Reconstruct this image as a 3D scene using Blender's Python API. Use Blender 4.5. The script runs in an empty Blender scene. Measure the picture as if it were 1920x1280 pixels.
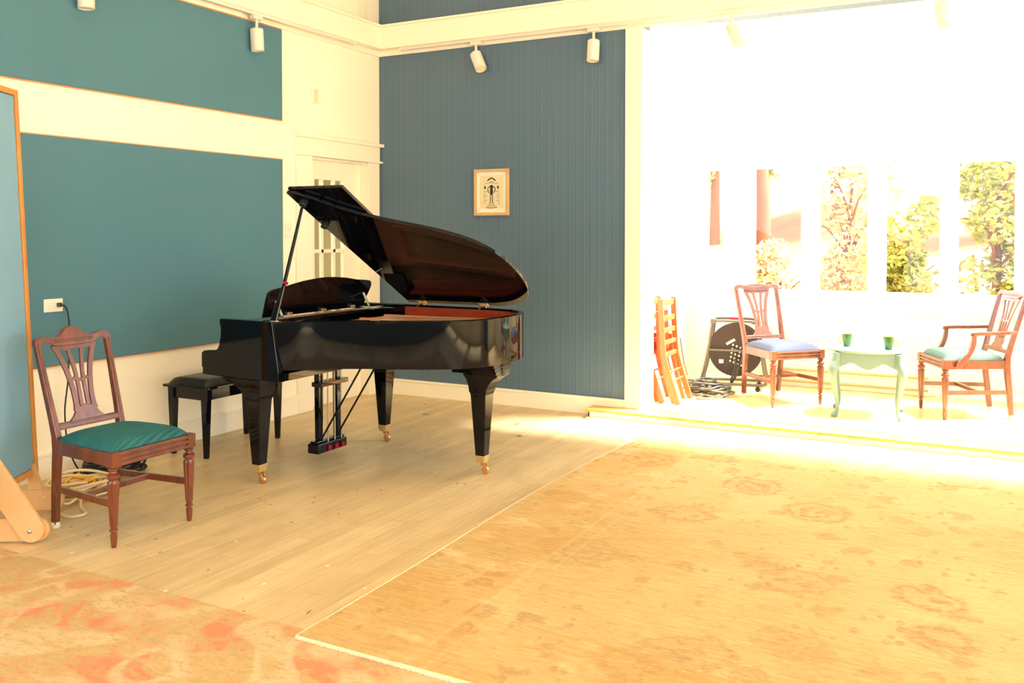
import bpy, bmesh, math, random
from math import sin, cos, pi, radians as R
from mathutils import Vector, Matrix
random.seed(7)
S = bpy.context.scene
COL = S.collection

# ------------------------------------------------------------------ camera
cam_d = bpy.data.cameras.new('camera'); cam = bpy.data.objects.new('camera', cam_d); COL.objects.link(cam)
cam.location = (5.0738, -6.8457, 1.5)
cam.rotation_euler = (R(90 - 1.323), 0, R(28.155))
cam_d.sensor_width = 36.0
cam_d.lens = 1682.04 * 36.0 / 1920.0
cam_d.shift_y = -(640 - 475.3) / 1920.0
cam_d.clip_start = 0.05
S.camera = cam

# ------------------------------------------------------------------ daylight, sun, exposure
SKY, SUN, EXPO = 3.0, 26.0, 1.12
W = bpy.data.worlds.new('sky'); S.world = W; W.use_nodes = True
wn = W.node_tree.nodes; wl = W.node_tree.links; wn.clear()
wo = wn.new('ShaderNodeOutputWorld'); wb = wn.new('ShaderNodeBackground'); wm = wn.new('ShaderNodeMix'); ws = wn.new('ShaderNodeTexSky')
ws.sky_type = 'HOSEK_WILKIE'; ws.turbidity = 6.0; ws.ground_albedo = 0.5
ws.sun_direction = Vector((0.42, 0.21, 1.0)).normalized()
wm.data_type = 'RGBA'; wm.inputs[0].default_value = 0.75
wm.inputs[7].default_value = (0.96, 0.98, 1.04, 1)
wl.new(ws.outputs[0], wm.inputs[6]); wl.new(wm.outputs[2], wb.inputs[0]); wl.new(wb.outputs[0], wo.inputs[0])
wb.inputs[1].default_value = SKY
sd = bpy.data.lights.new('sun', 'SUN'); sun = bpy.data.objects.new('sun', sd); COL.objects.link(sun)
sd.energy = SUN; sd.angle = R(16); sd.color = (1.0, 0.96, 0.90)
sun.rotation_euler = Vector((0.42, 0.21, 1.0)).to_track_quat('Z', 'Y').to_euler()
sun.location = (6, 6, 10)
S.view_settings.view_transform = 'Standard'; S.view_settings.look = 'None'
S.view_settings.gamma = 1.0; S.view_settings.use_curve_mapping = False
S.view_settings.exposure = EXPO
S.cycles.max_bounces = 12; S.cycles.diffuse_bounces = 7; S.cycles.transparent_max_bounces = 24

def portal(x, y, z, rot, sx, sy):
    d = bpy.data.lights.new('window_portal', 'AREA'); d.shape = 'RECTANGLE'; d.size = sx; d.size_y = sy
    d.cycles.is_portal = True
    o = bpy.data.objects.new('window_portal', d); o.location = (x, y, z); o.rotation_euler = rot; COL.objects.link(o)

# ------------------------------------------------------------------ materials
def srgb(r, g, b):
    f = lambda c: (c / 12.92 if c <= 0.04045 else ((c + 0.055) / 1.055) ** 2.4)
    return (f(r / 255), f(g / 255), f(b / 255), 1.0)

class NT:
    def __init__(s, name):
        s.m = bpy.data.materials.new(name); s.m.use_nodes = True
        s.t = s.m.node_tree; s.n = s.t.nodes; s.l = s.t.links
        s.b = s.n['Principled BSDF']; s.out = s.n['Material Output']
    def node(s, typ, ins=None, **kw):
        n = s.n.new(typ)
        for k, v in kw.items(): setattr(n, k, v)
        for k, v in (ins or {}).items():
            if isinstance(v, bpy.types.NodeSocket): s.l.new(v, n.inputs[k])
            else: n.inputs[k].default_value = v
        return n
    def math(s, op, a, b=0.0, c=None):
        ins = {0: a, 1: b}
        if c is not None: ins[2] = c
        return s.node('ShaderNodeMath', ins, operation=op).outputs[0]
    def mix(s, f, a, b, mode='MIX'):
        return s.node('ShaderNodeMix', {0: f, 6: a, 7: b}, data_type='RGBA', blend_type=mode).outputs[2]
    def coord(s, scale=(1, 1, 1), kind='Object', rot=(0, 0, 0)):
        c = s.node('ShaderNodeTexCoord')
        return s.node('ShaderNodeMapping', {0: c.outputs[kind], 2: rot, 3: scale}).outputs[0]
    def noise(s, vec, scale, detail=4, rough=0.55, dist=0.0):
        return s.node('ShaderNodeTexNoise', {'Vector': vec, 'Scale': scale, 'Detail': detail, 'Roughness': rough, 'Distortion': dist}).outputs[0]
    def ramp(s, f, lo, hi):
        return s.node('ShaderNodeMapRange', {0: f, 1: lo, 2: hi}).outputs[0]
    def bump(s, h, strength=0.3, dist=0.01):
        n = s.node('ShaderNodeBump', {'Height': h, 'Strength': strength, 'Distance': dist}).outputs[0]
        s.l.new(n, s.b.inputs['Normal'])
    def set(s, **kw):
        for k, v in kw.items():
            i = s.b.inputs[k.replace('_', ' ')]
            if isinstance(v, bpy.types.NodeSocket): s.l.new(v, i)
            else: i.default_value = v
        return s

def flat(name, col, rough=0.5, spec=0.5, metal=0.0, vary=0.06, nscale=6.0, bump=0.0, coat=0.0):
    t = NT(name); v = t.coord()
    n = t.noise(v, nscale, 4)
    dark = tuple(c * (1 - vary) for c in col[:3]) + (1,); lite = tuple(min(1, c * (1 + vary)) for c in col[:3]) + (1,)
    t.set(Base_Color=t.mix(n, dark, lite), Roughness=rough, Metallic=metal)
    t.b.inputs['Specular IOR Level'].default_value = spec
    if coat: t.b.inputs['Coat Weight'].default_value = coat; t.b.inputs['Coat Roughness'].default_value = 0.08
    if bump: t.bump(t.noise(v, nscale * 20, 3), bump, 0.003)
    return t.m

def wood(name, a, b, rough=0.4, axis=(1, 1, 1), scale=6.0, coat=0.2):
    t = NT(name); v = t.coord(axis)
    n1 = t.noise(v, scale, 5, 0.6, 1.2); n2 = t.noise(v, scale * 6, 3, 0.6)
    f = t.math('ADD', t.math('MULTIPLY', n1, 0.7), t.math('MULTIPLY', n2, 0.3))
    t.set(Base_Color=t.mix(t.ramp(f, 0.3, 0.7), a, b), Roughness=rough)
    t.b.inputs['Coat Weight'].default_value = coat; t.b.inputs['Coat Roughness'].default_value = 0.15
    t.bump(n2, 0.08, 0.002)
    return t.m

M = {}
M['cream'] = flat('cream_wall_paint', srgb(250, 241, 214), 0.6, 0.3, vary=0.02, nscale=2)
M['trim'] = flat('cream_gloss_trim', srgb(250, 240, 212), 0.35, 0.4, vary=0.02, nscale=2)
M['baywhite'] = flat('white_bay_paint', srgb(250, 246, 234), 0.5, 0.3, vary=0.01, nscale=2)
M['baycream'] = flat('pale_yellow_panel', srgb(250, 243, 212), 0.5, 0.3, vary=0.02, nscale=2)  # slightly yellower than the bay white
M['ceil'] = flat('ceiling_paint', srgb(245, 235, 210), 0.8, 0.2, vary=0.02)
M['teal'] = flat('teal_acoustic_fabric', srgb(86, 128, 140), 0.85, 0.15, vary=0.05, nscale=1.5, bump=0.15)
M['gobo'] = flat('pale_blue_acoustic_fabric', srgb(132, 176, 200), 0.85, 0.15, vary=0.05, nscale=3, bump=0.2)
M['gold_wood'] = wood('orange_pine_edge', srgb(206, 128, 52), srgb(232, 165, 84), 0.5, (1, 1, .3))
M['birch'] = wood('pale_plywood', srgb(216, 160, 100), srgb(234, 188, 128), 0.55, (1, 1, .4), 5, 0.05)
M['mahog'] = wood('red_brown_mahogany', srgb(70, 25, 12), srgb(140, 68, 36), 0.28, (1, 1, .25), 9, 0.6)
M['fold'] = wood('orange_brown_beech', srgb(170, 74, 36), srgb(204, 108, 62), 0.45, (1, 1, .2), 8, 0.1)
M['black'] = flat('polished_black_lacquer', (0.0035, 0.0035, 0.0042, 1), 0.03, 0.28, vary=0.02)
M['satin'] = flat('satin_black_paint', (0.006, 0.006, 0.007, 1), 0.25, 0.5, vary=0.1)
M['leather'] = flat('black_bench_leather', (0.012, 0.011, 0.010, 1), 0.32, 0.5, vary=0.15, nscale=30)
M['brass'] = flat('worn_brass', srgb(236, 210, 154), 0.3, 0.5, 0.95, 0.1, 20)
M['copper'] = flat('worn_copper_caster', srgb(216, 166, 112), 0.3, 0.5, 0.9, 0.1, 20)
M['steel'] = flat('brushed_steel', srgb(196, 192, 180), 0.3, 0.5, 1.0, 0.08, 20)
M['redwood'] = wood('red_inner_rim_wood', srgb(150, 48, 22), srgb(196, 78, 40), 0.3, (.3, .3, 1), 8, 0.3)
M['plate'] = flat('bronze_iron_plate', srgb(232, 152, 104), 0.4, 0.5, 0.15, 0.06)
M['sound'] = wood('spruce_soundboard', srgb(236, 176, 112), srgb(246, 198, 140), 0.35, (1, .2, 1), 10, 0.3)
M['felt'] = flat('red_felt', srgb(170, 20, 34), 0.9, 0.1)
M['white'] = flat('white_plastic', srgb(240, 232, 210), 0.4, 0.4, vary=0.02)
M['lampwhite'] = flat('white_lamp_enamel', srgb(228, 220, 200), 0.45, 0.4, vary=0.01)
M['rubber'] = flat('black_rubber', (0.010, 0.010, 0.010, 1), 0.5, 0.4, vary=0.2, nscale=30)
M['whitecord'] = flat('off_white_cable_jacket', srgb(226, 204, 158), 0.5, 0.4)
M['yellow'] = flat('yellow_cable_jacket', srgb(232, 170, 30), 0.5, 0.4)
M['greycord'] = flat('grey_cable_jacket', srgb(70, 66, 58), 0.5, 0.4, vary=0.2, nscale=20)
M['tube'] = flat('grey_painted_tube', srgb(108, 104, 90), 0.35, 0.5, 0.3)
M['drum'] = flat('dark_brown_reel_disc', srgb(58, 48, 42), 0.5, 0.4, 0.0, 0.1)
M['tablepaint'] = flat('pale_teal_table_paint', srgb(108, 136, 128), 0.45, 0.4, vary=0.06, nscale=8)
M['mug'] = flat('green_mug_glaze', srgb(74, 108, 50), 0.15, 0.5, vary=0.15, nscale=15, coat=0.5)
M['mugin'] = flat('pale_yellow_mug_glaze', srgb(214, 190, 110), 0.2, 0.5, vary=0.05)
M['frame'] = wood('pale_oak_frame', srgb(196, 158, 104), srgb(216, 180, 124), 0.5, (1, 1, .3), 8, 0.1)
M['mat'] = flat('cream_mount_board', srgb(244, 236, 212), 0.8, 0.2, vary=0.01)
M['paper'] = flat('aged_print_paper', srgb(226, 212, 170), 0.85, 0.2, vary=0.06, nscale=12)
M['ink'] = flat('black_ink', srgb(52, 46, 36), 0.8, 0.2, vary=0.2, nscale=40)
M['greyink'] = flat('grey_ink', srgb(148, 136, 104), 0.8, 0.2, vary=0.2, nscale=40)
M['hall'] = flat('olive_hall_wall', srgb(172, 164, 132), 0.7, 0.2, vary=0.02)
M['heater'] = flat('cream_heater_enamel', srgb(246, 238, 214), 0.4, 0.4, vary=0.02)
M['pipe'] = flat('tan_pipe', srgb(196, 164, 112), 0.4, 0.4, vary=0.05)
M['fringe'] = flat('white_rug_fringe', srgb(240, 226, 190), 0.9, 0.1, vary=0.1, nscale=60)
M['earth'] = flat('dry_earth', srgb(150, 110, 78), 0.95, 0.1, vary=0.3, nscale=2)
M['bark'] = flat('brown_bark', srgb(122, 80, 58), 0.95, 0.1, vary=0.3, nscale=5)
M['leafy'] = flat('yellow_green_leaves', srgb(150, 150, 66), 0.6, 0.3, vary=0.45, nscale=5)
M['leafd'] = flat('mid_green_leaves', srgb(120, 138, 66), 0.6, 0.3, vary=0.45, nscale=5)
M['leafo'] = flat('pale_blossom_leaves', srgb(216, 184, 130), 0.6, 0.3, vary=0.4, nscale=5)

def fabric(name, a, b, axis, sheen=0.3):
    t = NT(name); v = t.coord()
    n = t.noise(v, 9, 4, 0.6)
    w = t.node('ShaderNodeTexWave', {'Vector': t.coord(axis), 'Scale': 40.0, 'Distortion': 1.2, 'Detail': 2.0, 'Detail Scale': 2.0}, wave_type='BANDS', bands_direction='DIAGONAL').outputs[1]
    f = t.math('ADD', t.math('MULTIPLY', n, 0.65), t.math('MULTIPLY', w, 0.35))
    t.set(Base_Color=t.mix(t.ramp(f, 0.25, 0.75), a, b), Roughness=0.8)
    t.b.inputs['Sheen Weight'].default_value = sheen; t.b.inputs['Sheen Roughness'].default_value = 0.4
    t.b.inputs['Sheen Tint'].default_value = b
    t.bump(w, 0.35, 0.004)
    return t.m
M['velvet_green'] = fabric('ribbed_green_velvet', srgb(10, 72, 76), srgb(34, 112, 110), (1.6, .2, .4))
M['velvet_blue'] = fabric('periwinkle_blue_velvet', srgb(30, 36, 52), srgb(42, 50, 70), (2, 2, 2), 0.0)
M['velvet_mint'] = fabric('soft_green_velvet', srgb(46, 68, 56), srgb(58, 82, 68), (2, 2, 2), 0.0)

# blue beadboard: vertical grooves, with an edge highlight painted beside each
t = NT('blue_grey_beadboard'); c = t.node('ShaderNodeTexCoord')
x = t.node('ShaderNodeSeparateXYZ', {0: c.outputs['Object']}).outputs[0]
fr = t.math('FRACT', t.math('MULTIPLY', x, 1 / 0.066))
g1 = t.math('LESS_THAN', t.math('ABSOLUTE', t.math('SUBTRACT', fr, 0.5)), 0.045)
g2 = t.math('LESS_THAN', t.math('ABSOLUTE', t.math('SUBTRACT', fr, 0.68)), 0.025)
g = t.math('MAXIMUM', g1, g2)
n = t.noise(t.coord(), 1.5, 3)
base = t.mix(n, srgb(80, 104, 122), srgb(86, 110, 128))
t.set(Base_Color=t.mix(t.math('MULTIPLY', g2, 0.35), t.mix(t.math('MULTIPLY', g1, 0.25), base, srgb(52, 78, 94)), srgb(128, 150, 162)), Roughness=0.5)  # pale line stands in for light catching the groove edge
t.bump(t.math('SUBTRACT', 1.0, g1), 0.5, 0.004)
M['bead'] = t.m

# old plank floor, boards along Y, worn finish with small paint spots
def plank(name, a, b, spots, rough):
    t = NT(name); c = t.node('ShaderNodeTexCoord')
    sx = t.node('ShaderNodeSeparateXYZ', {0: c.outputs['Object']})
    px = t.math('MULTIPLY', sx.outputs[0], 1 / 0.083)
    idn = t.math('FLOOR', px)
    off = t.node('ShaderNodeTexWhiteNoise', {1: idn}, noise_dimensions='1D').outputs[0]
    py = t.math('ADD', t.math('MULTIPLY', sx.outputs[1], 0.45), t.math('MULTIPLY', off, 7.0))
    idy = t.math('FLOOR', py)
    rnd = t.node('ShaderNodeTexWhiteNoise', {0: t.node('ShaderNodeCombineXYZ', {0: idn, 1: idy}).outputs[0]}, noise_dimensions='2D').outputs[0]
    grain = t.noise(t.coord((14, 0.9, 1)), 3.0, 5, 0.65, 0.6)
    blot = t.noise(t.coord((1.2, .7, 1)), 2.2, 5, 0.6, 0.8)
    f = t.math('ADD', t.math('MULTIPLY', rnd, 0.14), t.math('ADD', t.math('MULTIPLY', grain, 0.45), t.math('MULTIPLY', blot, 0.55)))
    col = t.mix(t.ramp(f, 0.38, 0.78), a, b)
    gx = t.math('LESS_THAN', t.math('FRACT', px), 0.03)
    gy = t.math('LESS_THAN', t.math('FRACT', py), 0.003)
    col = t.mix(t.math('MULTIPLY', t.math('MAXIMUM', gx, gy), 0.22), col, srgb(96, 66, 36))
    if spots:
        for scale, thr, sc, dens in ((5.0, 0.04, srgb(250, 245, 232), .7), (11.0, 0.075, srgb(74, 92, 108), .35), (4.5, 0.11, srgb(128, 92, 50), .6), (16.0, 0.12, srgb(92, 74, 56), .35), (12.0, .09, srgb(244, 238, 222), .3)):
            v = t.node('ShaderNodeTexVoronoi', {'Vector': t.coord((1, .7, 1)), 'Scale': scale, 'Randomness': 1.0})
            sel = t.math('LESS_THAN', t.node('ShaderNodeSeparateColor', {0: v.outputs[1]}).outputs[0], dens * .6)
            patch = t.math('GREATER_THAN', t.noise(t.coord(), 1.1 + scale * .1, 2), 0.5)
            m = t.math('MULTIPLY', t.math('LESS_THAN', v.outputs[0], thr), t.math('MULTIPLY', sel, patch))
            col = t.mix(t.math('MULTIPLY', m, 0.8), col, sc)
    t.set(Base_Color=col, Roughness=rough)
    t.b.inputs['Specular IOR Level'].default_value = 0.35
    t.bump(grain, 0.06, 0.002)
    return t.m
M['floor'] = plank('worn_plank_floor', srgb(190, 164, 118), srgb(230, 206, 158), True, 0.38)
M['bayfloor'] = plank('pale_bay_floor_boards', srgb(206, 168, 104), srgb(238, 212, 156), False, 0.35)

# gold rug: faded floral pattern with woven streaks
t = NT('faded_gold_rug')
str1 = t.noise(t.coord((1.2, 9, 1)), 6.0, 5, 0.75); big = t.noise(t.coord(), 1.0, 5, 0.6, 0.5)
fine = t.noise(t.coord((1, 3.2, 1)), 38.0, 4, 0.8)
dn = t.node('ShaderNodeTexNoise', {'Vector': t.coord(), 'Scale': 9.0, 'Detail': 3.0}).outputs[1]
dis = t.node('ShaderNodeMixRGB', {0: 0.15, 1: t.coord(), 2: dn}).outputs[0]
v1 = t.node('ShaderNodeTexVoronoi', {'Vector': dis, 'Scale': 1.9}).outputs[0]
v2 = t.node('ShaderNodeTexVoronoi', {'Vector': dis, 'Scale': 6.0})
v3 = t.node('ShaderNodeTexVoronoi', {'Vector': t.node('ShaderNodeMixRGB', {0: 0.05, 1: t.coord((1, .6, 1)), 2: dn}).outputs[0], 'Scale': 13.0}).outputs[0]
speck = t.ramp(t.noise(t.coord((2, 5, 1)), 16.0, 3, .7), 0.40, 0.60)
flower = t.math('MULTIPLY', t.ramp(v1, 0.34, 0.26), t.math('ADD', .35, t.math('MULTIPLY', .65, t.ramp(t.math('SINE', t.math('MULTIPLY', v1, 52.0)), -.4, .5))))
sel = t.math('LESS_THAN', t.node('ShaderNodeSeparateColor', {0: v2.outputs[1]}).outputs[1], .45)
buds = t.math('MULTIPLY', t.ramp(v2.outputs[0], 0.36, 0.28), sel)
leaf = t.math('MULTIPLY', t.ramp(v3, 0.26, 0.18), t.ramp(t.noise(t.coord(), 3.0, 2), .40, .50))
vine = t.math('MULTIPLY', t.ramp(t.math('ABSOLUTE', t.math('SUBTRACT', t.noise(dis, 2.0, 1, .5, 1.0), 0.5)), 0.014, 0.006), .0)
mask = t.math('MAXIMUM', t.math('MAXIMUM', flower, t.math('MULTIPLY', buds, .8)), t.math('MAXIMUM', t.math('MULTIPLY', leaf, .8), vine))
mask = t.math('MULTIPLY', t.math('MULTIPLY', mask, t.math('ADD', .3, t.math('MULTIPLY', .7, speck))), t.ramp(big, .25, .55))
f = t.math('ADD', t.math('MULTIPLY', str1, 0.35), t.math('ADD', t.math('MULTIPLY', big, 0.35), t.math('MULTIPLY', fine, 0.30)))
col = t.mix(t.ramp(f, 0.34, 0.66), srgb(174, 140, 82), srgb(216, 194, 142))
col = t.mix(t.math('MULTIPLY', mask, 0.62), col, srgb(146, 102, 54))
c = t.node('ShaderNodeTexCoord'); sp = t.node('ShaderNodeSeparateXYZ', {0: c.outputs['Object']})
bx_ = t.math('LESS_THAN', sp.outputs[0], 3.30 - 4.8); by_ = t.math('LESS_THAN', sp.outputs[1], -3.86 + 2.2)
brd = t.math('MAXIMUM', bx_, by_)
ln = t.math('MAXIMUM', t.math('LESS_THAN', t.math('ABSOLUTE', t.math('SUBTRACT', sp.outputs[0], -1.50)), 0.012), t.math('LESS_THAN', t.math('ABSOLUTE', t.math('SUBTRACT', sp.outputs[0], -1.42)), 0.008))
col = t.mix(t.math('MULTIPLY', brd, t.math('MULTIPLY', t.ramp(t.noise(t.coord(), 2.2, 5, .65), .62, .42), 0.3)), col, srgb(196, 138, 54))
col = t.mix(t.math('MULTIPLY', brd, t.math('MULTIPLY', t.ramp(t.noise(t.coord((1, 2, 1)), 2.8, 5, .7), .55, .68), 0.35)), col, srgb(242, 220, 172))
col = t.mix(t.math('MULTIPLY', t.math('MULTIPLY', ln, speck), 0.15), col, srgb(246, 222, 160))
t.set(Base_Color=col, Roughness=0.9); t.b.inputs['Specular IOR Level'].default_value = 0.15
t.bump(fine, 0.25, 0.004)
M['goldrug'] = t.m

# salmon rug: distressed beige with coral patches and pale curls
t = NT('distressed_salmon_rug')
p1 = t.noise(t.coord((1.2, 1.6, 1)), 2.6, 2, 0.5, 1.3); p2 = t.noise(t.coord((1.5, 3.4, 1)), 9.0, 5, 0.8)
p3 = t.noise(t.coord((1, 1, 1)), 1.5, 1, 0.5, 2.0); fine = t.noise(t.coord((1, 1.5, 1)), 60.0, 4, 0.85)
grit = t.math('ADD', t.math('MULTIPLY', p2, .55), t.math('MULTIPLY', fine, .45))
cor = t.ramp(t.math('ADD', t.math('MULTIPLY', p1, .38), t.math('MULTIPLY', grit, .62)), 0.515, 0.545)
pal = t.math('MULTIPLY', t.ramp(t.math('ABSOLUTE', t.math('SUBTRACT', p3, 0.5)), 0.075, 0.03), t.ramp(grit, 0.40, 0.54))
big = t.ramp(t.noise(t.coord(), 1.3, 3), .56, .66)
pal = t.math('MAXIMUM', pal, t.math('MULTIPLY', big, t.ramp(grit, .36, .50)))
base = t.mix(t.ramp(grit, 0.36, 0.62), srgb(180, 150, 100), srgb(206, 178, 130))
col = t.mix(t.math('MULTIPLY', cor, 0.85), base, srgb(212, 130, 98))
col = t.mix(t.math('MULTIPLY', pal, 0.75), col, srgb(212, 192, 152))
t.set(Base_Color=col, Roughness=0.92); t.b.inputs['Specular IOR Level'].default_value = 0.12
t.bump(fine, 0.25, 0.004)
M['salmonrug'] = t.m

# thin clear glass
t = NT('clear_window_glass')
fre = t.math('MULTIPLY', t.node('ShaderNodeFresnel', {0: 1.45}).outputs[0], t.math('SUBTRACT', 1.0, t.node('ShaderNodeNewGeometry').outputs['Backfacing']))
tr = t.node('ShaderNodeBsdfTransparent', {0: (0.97, 0.98, 0.97, 1)}).outputs[0]
gl = t.node('ShaderNodeBsdfGlossy', {0: (1, 1, 1, 1), 1: 0.02}).outputs[0]
mx = t.node('ShaderNodeMixShader', {0: fre, 1: tr, 2: gl}).outputs[0]
t.l.new(mx, t.out.inputs[0]); M['glass'] = t.m
# lamp lens: frosted
M['lens'] = flat('frosted_lamp_lens', srgb(250, 232, 170), 0.3, 0.5, vary=0.02)

# ------------------------------------------------------------------ mesh builder
class MB:
    def __init__(s): s.v = []; s.f = []
    def add(s, vs, fs):
        b = len(s.v); s.v += [tuple(p) for p in vs]; s.f += [[i + b for i in f] for f in fs]; return s
    def box(s, x0, x1, y0, y1, z0, z1):
        return s.add([(x0, y0, z0), (x1, y0, z0), (x1, y1, z0), (x0, y1, z0), (x0, y0, z1), (x1, y0, z1), (x1, y1, z1), (x0, y1, z1)],
                     [(3, 2, 1, 0), (4, 5, 6, 7), (0, 1, 5, 4), (1, 2, 6, 5), (2, 3, 7, 6), (3, 0, 4, 7)])
    def loft(s, rings, cap=True, closed=False):
        n = len(rings[0]); vs = [p for r in rings for p in r]; fs = []
        m = len(rings)
        for i in range(m if closed else m - 1):
            j = (i + 1) % m
            for k in range(n):
                l = (k + 1) % n
                fs.append((i * n + k, i * n + l, j * n + l, j * n + k))
        if cap and not closed:
            fs.append(tuple(range(n - 1, -1, -1))); fs.append(tuple((m - 1) * n + k for k in range(n)))
        return s.add(vs, fs)
    def sq(s, secs):
        return s.loft([[(cx - hx, cy - hy, z), (cx + hx, cy - hy, z), (cx + hx, cy + hy, z), (cx - hx, cy + hy, z)] for cx, cy, z, hx, hy in secs])
    def lathe(s, prof, c=(0, 0, 0), seg=20, axis='z', flute=None):
        rings = []
        for r, h in prof:
            ring = []
            for k in range(seg):
                a = 2 * pi * k / seg
                rr = max(r, 1e-4)
                if flute and flute[0] <= h <= flute[1]: rr *= 1 + 0.13 * cos(flute[2] * a)
                u, w = rr * cos(a), rr * sin(a)
                p = {'z': (u, w, h), 'x': (h, u, w), 'y': (w, h, u)}[axis]
                ring.append((c[0] + p[0], c[1] + p[1], c[2] + p[2]))
            rings.append(ring)
        return s.loft(rings)
    def tube(s, pts, r, seg=8, closed=False, flat_=None):
        pts = [Vector(p) for p in pts]; n = len(pts); rings = []
        up = None
        for i, p in enumerate(pts):
            if closed: d = pts[(i + 1) % n] - pts[i - 1]
            else: d = pts[min(i + 1, n - 1)] - pts[max(i - 1, 0)]
            d = d.normalized() if d.length > 1e-9 else Vector((0, 0, 1))
            if up is None: up = Vector((0, 0, 1)) if abs(d.z) < 0.9 else Vector((1, 0, 0))
            a = d.cross(up)
            if a.length < 1e-6: a = d.orthogonal()
            a.normalize(); b = a.cross(d).normalized(); up = b
            rr = r[i] if isinstance(r, (list, tuple)) else r
            rings.append([tuple(p + a * rr * cos(2 * pi * k / seg) + b * rr * sin(2 * pi * k / seg)) for k in range(seg)])
        return s.loft(rings, closed=closed)
    def prism(s, poly, t0, t1, fn):
        n = len(poly)
        vs = [fn(u, v, t0) for u, v in poly] + [fn(u, v, t1) for u, v in poly]
        fs = [tuple(range(n - 1, -1, -1)), tuple(range(n, 2 * n))] + [(k, (k + 1) % n, n + (k + 1) % n, n + k) for k in range(n)]
        return s.add(vs, fs)
    def ribbon(s, path, w, t0, t1, fn):
        L, Rr = [], []
        for i, (u, v) in enumerate(path):
            a = path[max(i - 1, 0)]; b = path[min(i + 1, len(path) - 1)]
            dx, dy = b[0] - a[0], b[1] - a[1]; l = math.hypot(dx, dy) or 1
            ww = w[i] if isinstance(w, (list, tuple)) else w
            L.append((u - dy / l * ww / 2, v + dx / l * ww / 2)); Rr.append((u + dy / l * ww / 2, v - dx / l * ww / 2))
        rings = []
        for l, r_ in zip(L, Rr):
            rings.append([fn(l[0], l[1], t0), fn(r_[0], r_[1], t0), fn(r_[0], r_[1], t1), fn(l[0], l[1], t1)])
        return s.loft(rings)
    def build(s, name, mat, parent=None, bevel=0.0, smooth=None, origin=None):
        me = bpy.data.meshes.new(name); o = Vector(origin) if origin is not None else Vector((0, 0, 0))
        if origin is None and parent is not None and parent.get('_world'): o = parent['_o'].__class__ and Vector(parent['_o'][:])
        me.from_pydata([tuple(Vector(p) - o) for p in s.v], [], s.f)
        bm = bmesh.new(); bm.from_mesh(me); bmesh.ops.recalc_face_normals(bm, faces=bm.faces); bm.to_mesh(me); bm.free()
        me.materials.append(mat)
        if smooth:
            me.shade_smooth(); me.set_sharp_from_angle(angle=R(smooth))
        ob = bpy.data.objects.new(name, me); COL.objects.link(ob)
        if parent is not None: ob.parent = parent
        elif origin is not None: ob.location = o
        if bevel:
            b = ob.modifiers.new('bevel', 'BEVEL'); b.width = bevel; b.segments = 2; b.limit_method = 'ANGLE'; b.angle_limit = R(35)
        return ob

def catmull(pts, n=8, closed=False):
    out = []; m = len(pts)
    for i in range(m if closed else m - 1):
        g = lambda k: pts[k % m] if closed else pts[min(max(k, 0), m - 1)]
        p0, p1, p2, p3 = g(i - 1), g(i), g(i + 1), g(i + 2)
        for j in range(n):
            t_ = j / n
            out.append(tuple(0.5 * (2 * b + (c - a) * t_ + (2 * a - 5 * b + 4 * c - d) * t_ ** 2 + (3 * b - a - 3 * c + d) * t_ ** 3) for a, b, c, d in zip(p0, p1, p2, p3)))
    if not closed: out.append(tuple(pts[-1]))
    return out

def tag(o, label, cat, group=None):
    o['label'] = label; o['category'] = cat
    if group: o['group'] = group
    return o
def struct(o): o['kind'] = 'structure'; return o
def thing(name, loc, label, cat, rz=0.0, group=None, world=False):
    o = bpy.data.objects.new(name, None); COL.objects.link(o); o.location = loc; o.rotation_euler = (0, 0, rz)
    o.empty_display_size = 0.1
    tag(o, label, cat, group)
    if world: WORLD[o.name] = Vector(loc)
    return o
WORLD = {}
_old_build = MB.build
def _build(s, name, mat, parent=None, bevel=0.0, smooth=None, origin=None):
    if parent is not None and origin is None:
        p = parent
        while p is not None:
            if p.name in WORLD: origin = WORLD[p.name]; break
            p = p.parent
    return _old_build(s, name, mat, parent, bevel, smooth, origin)
MB.build = _build
XZ = lambda y0: (lambda u, v, t: (u, t, v))
fxz = lambda u, v, t: (u, t, v)
fyz = lambda u, v, t: (t, u, v)
fxy = lambda u, v, t: (u, v, t)
RX, RY, H = 9.0, -9.2, 4.3          # room extents
XP, XQ = 2.458, 2.59                # pillar casing
BX, BD = 2.43, 1.75                 # bay left wall, bay back wall
BZ = 0.08                           # bay floor level

# ------------------------------------------------------------------ room shell
struct(MB().box(-.15, RX + .15, RY - .15, 0.2, -0.12, 0).build('floor', M['floor']))
struct(MB().box(BX - .15, 7.45, -0.155, BD + .12, -0.0, BZ - .024).box(BX - .15, 7.45, 0.0, BD + .12, BZ - .024, BZ).build('floor_bay', M['bayfloor']))
# left wall with door opening (y -0.98..-0.2, z to 2.11)
DY0, DY1, DZ = -0.965, -0.20, 2.125
struct(MB().box(-.15, 0, RY, DY0, 0, H).box(-.15, 0, DY1, 0.15, 0, H).box(-.15, 0, DY0, DY1, DZ, H).build('wall_left', M['cream']))
struct(MB().box(0, XQ, 0, 0.15, 0, H).box(XQ, RX, 0, 0.15, 3.14, H).box(7.2, RX, 0, 0.15, 0, 3.14).build('wall_back', M['bead']))
struct(MB().box(-.15, RX + .15, RY - .15, .15, H, H + .12).build('ceiling', M['ceil']))
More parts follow.
